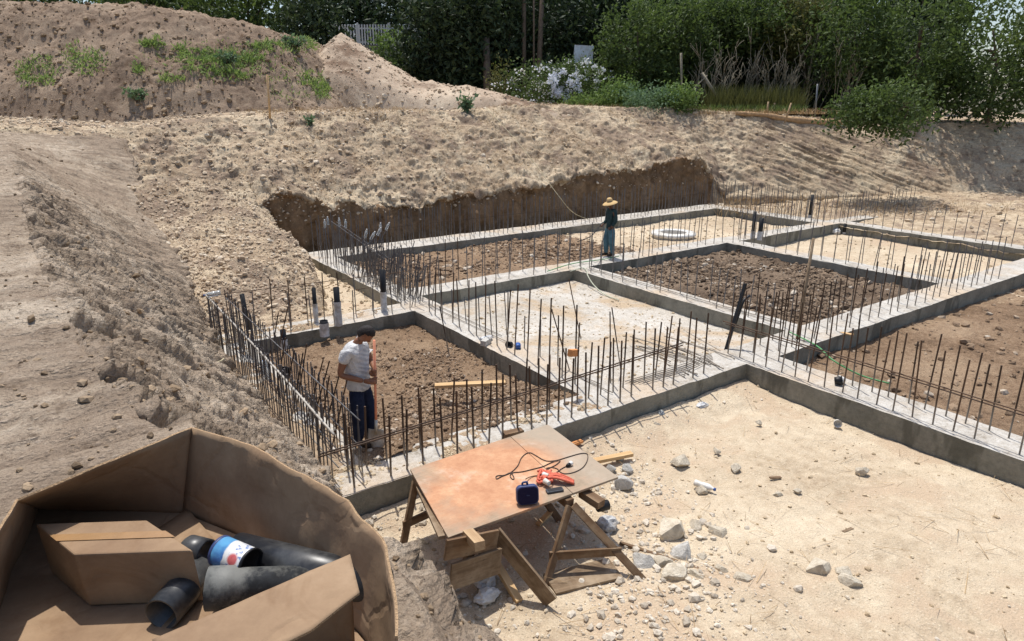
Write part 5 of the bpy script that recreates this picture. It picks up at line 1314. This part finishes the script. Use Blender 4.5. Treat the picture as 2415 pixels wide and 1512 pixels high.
# plastic bottles capping bar ends
def bottle(label, p, d, s=1.0, mat='clear', cap='white', group='plastic bottles on rebar ends'):
    d = Vector(d).normalized(); Mx = Matrix.Translation(p) @ d.to_track_quat('Z', 'Y').to_matrix().to_4x4() @ Matrix.Scale(s, 4)
    t = thing('plastic_bottle', p, label, 'bottle', group)
    MB().lathe([(.0, .0), (.03, .0), (.034, .01), (.034, .06), (.031, .07), (.034, .08), (.034, .14), (.028, .165), (.013, .19), (.012, .205)], 14, Mx).build('body', M[mat], t)
    MB().lathe([(.016, .198), (.016, .218), (0, .218)], 12, Mx).build('cap', M[cap], t)
bl = ['upper left of two bottles at the left end of the bar tangle', 'lower left of two bottles at the left end of the bar tangle', 'bottle on a bar, third from the left of the tangle', 'bottle on a bar, fourth from the left of the tangle', 'bottle on a slanted bar, lowest left of the slanted group', 'bottle lying lowest on the slanted bars', 'bottle in the middle of the slanted bars', 'topmost bottle of the slanted bars', 'bottle on the rightmost slanted bar']
for lab, (x, y, lx) in zip(bl, ((766, 528, 0), (773, 521, 0), (800, 524, 0), (815, 528, 0.05), (863, 551, .25), (879, 556, .6), (894, 546, .5), (897, 536, .1), (914, 534, .5))):
    p = P(x, y, 1.22); dn = Vector((*c2w(lx, 0), 1))
    bottle('clear plastic ' + lab, p - dn.normalized() * .12, dn, 1.15)
    b_ = p - dn.normalized() * 1.25
    m = MB(); m.tube([b_, p], .009, 6); m.build('rebar', M['rebar_grey'], FND)
bottle('clear bottle with blue label hung on the left rebar fence', P(618, 852, .62), (*c2w(.3, 0), -1), 1.7, 'clear', 'blue')
bottle('clear bottle lying at the far end of the left rebar fence', P(520, 690, .9), (-1, .2, -.1), 1.5, 'clear', 'blue')
bottle('clear bottle on the near end of the left fence top bar', P(690, 1028, .5), (*c2w(-1, -.2), -.2), 1.0, 'clear', 'white')
bottle('white plastic bottle with bluish cap lying on the sand yard', P(1638, 1138, -.34), (P(1690, 1156, -.34) - P(1638, 1138, -.34)), 1.35, 'white', 'blue', None)
# odds and ends
def cup(label, x, y, z, s, mat='white', name='plastic_cup', cat='litter'):
    p = P(x, y, z); Mx = Matrix.Translation(p) @ Matrix.Rotation(random.uniform(0, 6), 4, 'Z') @ Matrix.Rotation(R(80), 4, 'X') @ Matrix.Scale(s, 4)
    tag(MB().lathe([(0, 0), (.5, 0), (.55, .3), (.65, 1.0), (.6, 1.0), (.5, .1), (0, .08)], 14, Mx).build(name, M[mat]), label, cat, 'bits of litter')
cup('crumpled clear cup at the foot of the near beam', 1562, 982, -.33, .10, 'clear')
cup('white cup at the foot of the right beam', 1974, 996, -.33, .10)
cup('small white cup on the right beam among the bars', 1992, 898, .05, .11)
cup('black plastic tub on the right beam beside the white cup', 1968, 898, .06, .12, 'black', 'plastic_tub')
cup('blue plastic valve lying on the screed floor', 1222, 820, .04, .10, 'blue', 'plastic_valve')
cup('black ring lying beside the blue valve', 1205, 812, .04, .11, 'black', 'pipe_ring')
cup('black plastic pot lying beside the left rebar fence', 672, 875, -.02, .18, 'black', 'plastic_pot')
def bag(label, p, s, mat='wrap', name='plastic_bag'):
    bm = bmesh.new(); bmesh.ops.create_icosphere(bm, subdivisions=3, radius=1)
    V = np.array([v.co[:] for v in bm.verts]); V = V * (1 + .35 * fbm(V, 1.6, 3, int(p.x * 50))[:, None] + .2 * fbm(V, 4, 2, 3)[:, None]) * np.array(s)
    for v, q_ in zip(bm.verts, V): v.co = q_
    me = bpy.data.meshes.new(name); bm.to_mesh(me); bm.free()
    o = link(name, me, M[mat], None, Matrix.Translation(p)); return tag(o, label, 'litter', 'bits of litter')
bag('crumpled white bag lying at the foot of the near beam', P(1655, 958, -.35), (.14, .08, .06))
bag('white plastic bag around the foot of the far right pipe', P(1972, 546, -.3), (.22, .16, .12), 'white')
bag('crumpled white and black plastic bag under the table', P(1145, 1370, -.3), (.12, .10, .09))
bag('crumpled clear plastic under the right side of the table', P(1432, 1235, -.32), (.12, .12, .10))
bag('white crumpled bag below the table front', P(1150, 1405, -.34), (.15, .1, .06), 'white')
bag('pale crumpled plastic on the junction slab', P(1148, 798, .04), (.14, .10, .05))
tag(MB().box((0, 0, 0), (.26, .12, .11), Matrix.Rotation(.5, 3, 'Z')).build('concrete_block', M['rock_grey'], None, .006, Matrix.Translation(P(1146, 806, .055))), 'small grey block on the beam between the near beds', 'block')
tag(MB().box((0, 0, 0), (.22, .09, .11), Matrix.Rotation(.3, 3, 'Z') @ Matrix.Rotation(.25, 3, 'Y')).build('orange_block', M['rust_block'], None, .004, Matrix.Translation(P(1352, 832, .74))), 'small orange block wedged on the tied horizontal bars', 'block')
# precast ring at the far sand bed
t = thing('manhole_ring', P(1586, 552, -.3), 'white concrete manhole ring standing in the far sand bed', 'ring')
c = P(1588, 554, -.21); MB().lathe([(.78, -.42), (.78, -.02), (.84, .0), (.84, .10), (.50, .12), (.48, .02), (.55, -.05), (.55, -.42)], 32, Matrix.Translation(c)).build('ring_wall', M['white'], t)
MB().lathe([(.50, .09), (.0, .07)], 24, Matrix.Translation(c)).build('opening_shade', M['wall_grey'], t)  # grey disc across the ring, coloured as the shade inside it
# posts leaning on the right
pole('timber_post', 'tall brown timber post leaning among the bars on the right', 'post', P(1880, 800, 0), P(1880, 800, 0) + Vector((.20, .06, 2.05)), .034, .028, 'wood_grey')
plank('black_board', 'narrow black board leaning at the corner of the middle beam', P(1712, 826, -.03), P(1712, 826, -.03) + Vector((.42, .02, 1.28)), .06, .05, 'black', None)
m = MB(); p = P(1738, 790, 0); m.tube(curve_pts([p + Vector((-.1, 0, .25)), p + Vector((0, 0, .5)), p + Vector((.1, 0, .72)), p + Vector((.28, 0, .8))], 5), .03, 8); tag(m.build('black_hose', M['black']), 'short bent black hose beside the leaning black board', 'hose')
# loose bars
g = 'loose bars on the screed floor'
rr3 = random.Random(8)
def lbar(label, pts, r=.009, mat='rebar', grp=g):
    tag(MB().tube(curve_pts(pts, 5), r, 7).build('loose_rebar', M[mat]), label, 'rebar', grp)
ORD = ['first', 'second', 'third', 'fourth', 'fifth', 'sixth', 'seventh', 'eighth', 'ninth', 'tenth', 'eleventh', 'twelfth', 'thirteenth', 'fourteenth', 'fifteenth', 'sixteenth']
xs_ = sorted(1475 + rr3.uniform(0, 130) for _ in range(16))
for k in range(16):
    x0, y0 = xs_[k], 800 + rr3.uniform(-8, 60); x1, y1 = x0 + rr3.uniform(90, 130), y0 + rr3.uniform(28, 55)
    lbar('loose steel bar in the fan on the screed floor, ' + ORD[k] + ' from the left', [P(x0, y0, -.22 + .008 * k), P((x0 + x1) / 2 + rr3.uniform(-4, 4), (y0 + y1) / 2 - 3, -.12 + .008 * k), P(x1, y1, -.03 + .006 * k)], .0115)
for k in range(5):
    o_ = k * .05
    lbar('steel bar lying along the near beam top, ' + ORD[k] + ' from its back edge', [Vector((7.9 + o_, 7.62 - k * .055, .035)), Vector((9.2, 7.60 - k * .06, .035)), Vector((10.2 - o_, 7.66 - k * .05, .035))], .008, 'rebar', 'bars along the near beam')
lbar('single long loose bar reaching across the screed to the corner', [P(1618, 782, -.25), P(1700, 828, -.12), P(1732, 846, .02)], .008, 'rebar', None)
for q_ in ((1260, 842, 1415, 905), (1300, 862, 1445, 926)):
    lbar('loose bar flat on the screed behind the near bars, ' + ('left' if q_[0] < 1280 else 'right') + ' of two', [P(q_[0], q_[1], -.05), P((q_[0] + q_[2]) / 2, (q_[1] + q_[3]) / 2, .0), P(q_[2], q_[3], .03)], .008, 'rebar', 'two bars behind the near row')
# lines
def line(name, label, pts, r, mat, cat): tag(MB().tube(curve_pts(pts, 8), r, 6).build(name, M[mat]), label, cat)
line('hanging_string', 'thin pale string running down from the terrace to the far beam', [PD(1145, 252, 31.8), PD(1235, 352, 28.6), PD(1312, 455, 26.5), PD(1350, 500, 26.6), P(1388, 518, .05)], .011, 'string', 'string')
line('water_hose', 'pale hose hanging over the corner of the middle beams', [P(1345, 640, .03), P(1374, 632, .04), P(1384, 640, .04), P(1386, 650, -.02), P(1400, 672, -.2), P(1425, 694, -.3), P(1460, 708, -.3)], .016, 'hose', 'hose')
line('green_line', 'thin green line strung across the corner bed on the right', [P(1860, 782, .05), P(1925, 815, .25), P(1965, 850, .2), P(2030, 885, .05), P(2100, 905, .05)], .014, 'green_line', 'string')
line('green_line', 'green line lying along the middle beam by the far worker', [P(1290, 640, .05), P(1350, 622, .08), P(1420, 612, .05), P(1460, 604, .06)], .014, 'green_line', 'string')
line('held_hose', 'thin dark hose held by the far worker', [P(1362, 570, .85), P(1395, 556, .9), P(1418, 528, .98), P(1424, 524, 1.0)], .014, 'black', 'hose')
line('white_wire', 'thin white loop of wire at the foot of the bank by the table', [P(1040, 1395, -.3), P(1030, 1370, -.22), P(1036, 1350, -.2), P(1055, 1352, -.28)], .007, 'white', 'wire')
line('broken_root', 'pale curved root sticking out of the near bank', [P(507, 868, .9), P(510, 856, .95), P(520, 852, .95), P(528, 846, .95)], .012, 'string', 'root')

# ------------------------------------------------------------------ people
def skin_mesh(nodes, edges, sub=2):
    names = list(nodes); ix = {n: i for i, n in enumerate(names)}
    me = bpy.data.meshes.new('tmp'); me.from_pydata([nodes[n][0] for n in names], [(ix[a], ix[b]) for a, b in edges], [])
    o = bpy.data.objects.new('tmp', me); col.objects.link(o)
    o.modifiers.new('skin', 'SKIN').use_smooth_shade = True
    for i, n in enumerate(names):
        r = nodes[n][1]; r = r if hasattr(r, '__len__') else (r, r)
        me.skin_vertices[0].data[i].radius = r; me.skin_vertices[0].data[i].use_root = (i == 0)
    o.modifiers.new('sub', 'SUBSURF').levels = sub
    dg = bpy.context.evaluated_depsgraph_get(); dg.update()
    ev = o.evaluated_get(dg); out = bpy.data.meshes.new_from_object(ev)
    bpy.data.objects.remove(o); return out
def merge(meshes, name):
    bm = bmesh.new()
    for m_ in meshes: bm.from_mesh(m_)
    me = bpy.data.meshes.new(name); bm.to_mesh(me); bm.free(); me.polygons.foreach_set('use_smooth', [True] * len(me.polygons)); return me
def head_mesh(c, pitch, yaw=0.0, s=1.0):
    bm = bmesh.new(); bmesh.ops.create_icosphere(bm, subdivisions=4, radius=1)
    for v in bm.verts:
        x, y, z = v.co
        w = .076 * (1 - .22 * max(0, -z)) ; dd = .097 if x < 0 else .09 * (1 - .12 * max(0, -z))
        p = Vector((x * dd, y * w, z * .122))
        if x > 0:
            p.x += .026 * math.exp(-((y / .16) ** 2 + ((z + .12) / .22) ** 2))       # nose
            p.x -= .010 * math.exp(-(((abs(y) - .42) / .18) ** 2 + ((z - .08) / .14) ** 2))  # eye sockets
            p.x += .007 * math.exp(-((y / .4) ** 2 + ((z + .52) / .10) ** 2)); p.x -= .006 * math.exp(-((y / .35) ** 2 + ((z + .44) / .05) ** 2))
            p.x += .010 * math.exp(-((y / .3) ** 2 + ((z + .85) / .15) ** 2))           # chin
        v.co = p
    for sy in (-1, 1):                                                                   # ears
        r = bmesh.ops.create_icosphere(bm, subdivisions=2, radius=1)
        for v in r['verts']: v.co = Vector((v.co.x * .02 - .005, v.co.y * .009 + sy * .075, v.co.z * .034 - .005))
    Mx = Matrix.Translation(c) @ Matrix.Rotation(yaw, 4, 'Z') @ Matrix.Rotation(pitch, 4, 'Y') @ Matrix.Scale(s, 4)
    bmesh.ops.transform(bm, matrix=Mx, verts=bm.verts)
    me = bpy.data.meshes.new('head'); bm.to_mesh(me); bm.free(); return me, Mx
def hair_mesh(Mx, cap=0.05):
    bm = bmesh.new(); bmesh.ops.create_icosphere(bm, subdivisions=4, radius=1)
    dele = []
    for v in bm.verts:
        x, y, z = v.co
        n_ = float(fbm(np.array([[x, y, z]]), 5, 3, 5)[0])
        keep = (z > .30 + .45 * max(0, x)) or (x < -.05 and z > -.55)
        k = 1.0 + .05 * n_
        v.co = Vector((x * .106 * k - .004, y * .086 * k, z * .130 * k + .004)) if keep else Vector((x * .07 - .01, y * .06, z * .10))
    bmesh.ops.transform(bm, matrix=Mx, verts=bm.verts)
    me = bpy.data.meshes.new('hair'); bm.to_mesh(me); bm.free(); me.polygons.foreach_set('use_smooth', [True] * len(me.polygons)); return me
def hand_mesh(wrist, grip, axis, r=.016, s=1.0):
    """palm from the wrist to the gripped bar, four unequal fingers and a thumb curled round it"""
    m = MB(); w, g_ = Vector(wrist), Vector(grip); ax = Vector(axis).normalized(); d = (g_ - w).normalized(); sd = ax.cross(d).normalized()
    k = g_ - sd * (r + .014)
    m.tube([w, w.lerp(k, .45), k, k + d * .018], [.024, .036, .038, .020], 10)
    for i, (o_, L) in enumerate(((.03, 1.0), (.010, 1.08), (-.010, 1.0), (-.029, .82))):
        b = k + ax * o_ + d * .012; R_ = r + .011
        c_ = g_ + ax * o_
        pts = [b]
        for a in (0, 55, 110, 165, 215):
            an = R(-90 + a * L); pts.append(c_ + (d * math.cos(an) + sd * math.sin(an)) * R_)
        m.tube(curve_pts(pts, 3), [.010 - .0002 * j for j in range(16)], 7)
    tb = w.lerp(k, .5) + ax * .03
    m.tube(curve_pts([tb, k + ax * .048 + d * .02, g_ + ax * .045 + d * (r + .012), g_ + ax * .040 + sd * (r + .010)], 4), [.013] * 5 + [.011] * 8, 7)
    return m.mesh('hand')
def person(label, base, face, N, E_, shirt, trs, hands, mats, head_c, head_pitch, head_yaw=0, hat=False, feet=(), size=1.0):
    Mb = Matrix.Translation(base) @ Matrix.Rotation(face, 4, 'Z') @ Matrix.Scale(size, 4)
    t = thing('person', base, label, 'person')
    ms = [skin_mesh(N, E_)]
    hm, HM = head_mesh(head_c, head_pitch, head_yaw); ms.append(hm)
    for h in hands: ms.append(hand_mesh(*h))
    link('body', merge(ms, 'body'), M[mats['skin']], t, Mb)
    sh = skin_mesh(*shirt); sh.polygons.foreach_set('use_smooth', [True] * len(sh.polygons)); link('shirt', sh, M[mats['shirt']], t, Mb)
    tr = skin_mesh(*trs); tr.polygons.foreach_set('use_smooth', [True] * len(tr.polygons)); link('trousers', tr, M[mats['trousers']], t, Mb)
    link('hair', hair_mesh(HM), M['hair'], t, Mb)
    for a, b in feet:
        a, b = Vector(a), Vector(b)
        MB().tube(curve_pts([a + Vector((-.06, 0, .0)), a, a.lerp(b, .5), b], 3), [.035, .042, .045, .046, .047, .047, .046, .044, .040, .030][:10], 10).build('boot', M['boot'], t, 0, Mb)
    if hat:
        MB().lathe([(.0, .135), (.05, .132), (.075, .115), (.088, .075), (.095, .02), (.14, .005), (.20, -.02), (.235, -.045), (.236, -.050), (.20, -.028), (.14, -.004), (.094, .010)], 28, HM @ Matrix.Translation((-.005, 0, .055))).build('straw_hat', M['straw'], t, 0, Mb); hat_ = [o_ for o_ in t.children if o_.name.startswith('straw_hat')][0]
        MB().lathe([(.0955, .022), (.094, .045), (.0925, .045), (.093, .022)], 24, HM @ Matrix.Translation((-.005, 0, .055))).build('hat_band', M['wood_brown'], hat_, 0, Mb)
    return t, Mb
# near worker with the shovel, side on, head bent
wb = P(858, 1044, 0.0)
N1 = {'pel': ((-.02, 0, .84), .07), 'sp': ((-.03, 0, 1.0), .09), 'ch': ((-.045, 0, 1.22), .09), 'nk': ((.0, 0, 1.39), .06), 'nk2': ((.065, 0, 1.45), .052),
      'rs': ((-.06, -.17, 1.32), .062), 're': ((-.14, -.24, 1.02), .046), 'rw': ((.14, -.14, .94), .032), 'ls': ((-.05, .17, 1.32), .062), 'le': ((.03, .26, 1.06), .046), 'lw': ((.20, .05, 1.02), .032),
      'rh': ((-.02, -.095, .78), .06), 'rk': ((.015, -.10, .44), .062), 'ra': ((-.02, -.10, .09), .042), 'lh': ((-.02, .095, .78), .06), 'lk': ((.05, .10, .44), .062), 'la': ((.03, .11, .09), .042)}
E1 = [('pel', 'sp'), ('sp', 'ch'), ('ch', 'nk'), ('nk', 'nk2'), ('ch', 'rs'), ('rs', 're'), ('re', 'rw'), ('ch', 'ls'), ('ls', 'le'), ('le', 'lw'), ('pel', 'rh'), ('rh', 'rk'), ('rk', 'ra'), ('pel', 'lh'), ('lh', 'lk'), ('lk', 'la')]
def sub_(N, ks, dr, ext={}):
    o = {k: (N[k][0], tuple(np.array(N[k][1] if hasattr(N[k][1], '__len__') else (N[k][1],) * 2) + dr)) for k in ks}; o.update(ext); return o
lerp3 = lambda a, b, f: tuple(np.array(a) * (1 - f) + np.array(b) * f)
def shirt_of(N, cuff, hem=.05, w=.150, long=False):
    r = {'sp': (N['sp'][0], w), 'ch': (N['ch'][0], w * 1.02), 'hem': (tuple(np.array(N['pel'][0]) - np.array((0, 0, hem))), w * 1.02), 'col': (lerp3(N['ch'][0], N['nk'][0], .92), (.075, .08)),
         'rs': (N['rs'][0], .092), 'ls': (N['ls'][0], .092), 'rc': (lerp3(N['rs'][0], N['re'][0], cuff), .068), 'lc': (lerp3(N['ls'][0], N['le'][0], cuff), .068)}
    e = [('sp', 'ch'), ('sp', 'hem'), ('ch', 'col'), ('ch', 'rs'), ('ch', 'ls'), ('rs', 'rc'), ('ls', 'lc')]
    if long:
        r.update({'rw': (lerp3(N['re'][0], N['rw'][0], .85), .046), 'lw': (lerp3(N['le'][0], N['lw'][0], .85), .046)}); e += [('rc', 'rw'), ('lc', 'lw')]
    return r, e
def trs_of(N, dr=.02):
    r = sub_(N, ['pel', 'rh', 'rk', 'lh', 'lk'], dr + .02, {'ra': (tuple(np.array(N['ra'][0]) - np.array((0, 0, .03))), .066), 'la': (tuple(np.array(N['la'][0]) - np.array((0, 0, .03))), .066), 'w': (tuple(np.array(N['pel'][0]) + np.array((0, 0, .06))), .13)})
    return r, [('pel', 'w'), ('pel', 'rh'), ('rh', 'rk'), ('rk', 'ra'), ('pel', 'lh'), ('lh', 'lk'), ('lk', 'la')]
sx, sy = .25, -.07
hnd = [((.14, -.14, .94), (sx - .005, sy, .93), (0.05, 0, 1)), ((.20, .05, 1.02), (sx, sy, 1.03), (0.05, 0, 1))]
FACE1 = -YAW - R(18)
wk, Mw = person('person in grey t-shirt and dark jeans, head bent, holding a shovel upright', wb, FACE1, N1, E1, shirt_of(N1, .55, .11, .168), trs_of(N1), hnd, {'skin': 'skin', 'shirt': 'tee', 'trousers': 'jeans'}, (.125, 0, 1.505), R(58),
    size=1.08, feet=(((-.02, -.10, .045), (.17, -.11, .035)), ((.03, .11, .045), (.22, .13, .035))))
t = thing('shovel', Mw @ Vector((sx, sy, .0)), 'long shovel with orange handle held upright by the near worker', 'shovel')
MB().tube([Vector((sx - .015, sy, .30)), Vector((sx + .025, sy, 1.47))], .0165, 10).build('handle', M['handle'], t, 0, Mw)
MB().tube([Vector((sx - .022, sy, .20)), Vector((sx - .012, sy, .40))], [.022, .019], 10).build('socket', M['steel_dull'], t, 0, Mw)
# round-nosed blade, dished, its back to the path side
bc = Mw @ Vector((sx - .02, sy, .26)); vr = Vector((*c2w(1, 0), 0)); vf = Vector((*c2w(0, 1), 0))
X = np.empty((10, 9, 3))
for i in range(10):
    v_ = i / 9; hw = .125 * math.sqrt(max(1 - max(0, (v_ - .5) / .5) ** 2.4, .012)) * (.9 + .1 * min(v_ * 4, 1))
    for j in range(9):
        u_ = -1 + 2 * j / 8
        X[i, j] = bc + vr * (u_ * hw) + vf * (.03 * u_ * u_ - .04 * v_) + Vector((0, 0, -.31 * v_))
o = link('blade', grid_mesh('blade', X), M['steel_dull'], t); o.modifiers.new('solid', 'SOLIDIFY').thickness = .005
# far worker, straw hat, facing left, hose in hand
N2 = {'pel': ((0, 0, .92), .09), 'sp': ((0, 0, 1.08), .08), 'ch': ((-.01, 0, 1.30), .085), 'nk': ((0, 0, 1.46), .058), 'nk2': ((.025, 0, 1.53), .05),
      'rs': ((-.015, -.17, 1.41), .058), 're': ((-.03, -.24, 1.12), .043), 'rw': ((.15, -.20, .95), .031), 'ls': ((-.015, .17, 1.41), .058), 'le': ((-.06, .22, 1.12), .043), 'lw': ((.08, .17, .92), .031),
      'rh': ((0, -.09, .86), .08), 'rk': ((.06, -.11, .48), .06), 'ra': ((.04, -.12, .09), .04), 'lh': ((0, .09, .86), .08), 'lk': ((-.01, .10, .48), .06), 'la': ((-.07, .10, .09), .04)}
FACE2 = -YAW + R(180 + 22)
wb2 = P(1436, 603, 0.02)
h2 = [((.15, -.20, .95), (.20, -.19, .92), (1, .2, .3)), ((.08, .17, .92), (.12, .16, .88), (.2, 1, 0))]
person('person in straw hat, dark shirt and blue trousers standing on the middle beam', wb2, FACE2, N2, E1, shirt_of(N2, 1.0, .17, .135, True), trs_of(N2, .028), h2, {'skin': 'skin_dark', 'shirt': 'jacket', 'trousers': 'denim'}, (.05, 0, 1.63), R(14), 0, True,
    feet=(((.04, -.12, .045), (.22, -.15, .035)), ((-.07, .10, .045), (.12, .10, .035))))
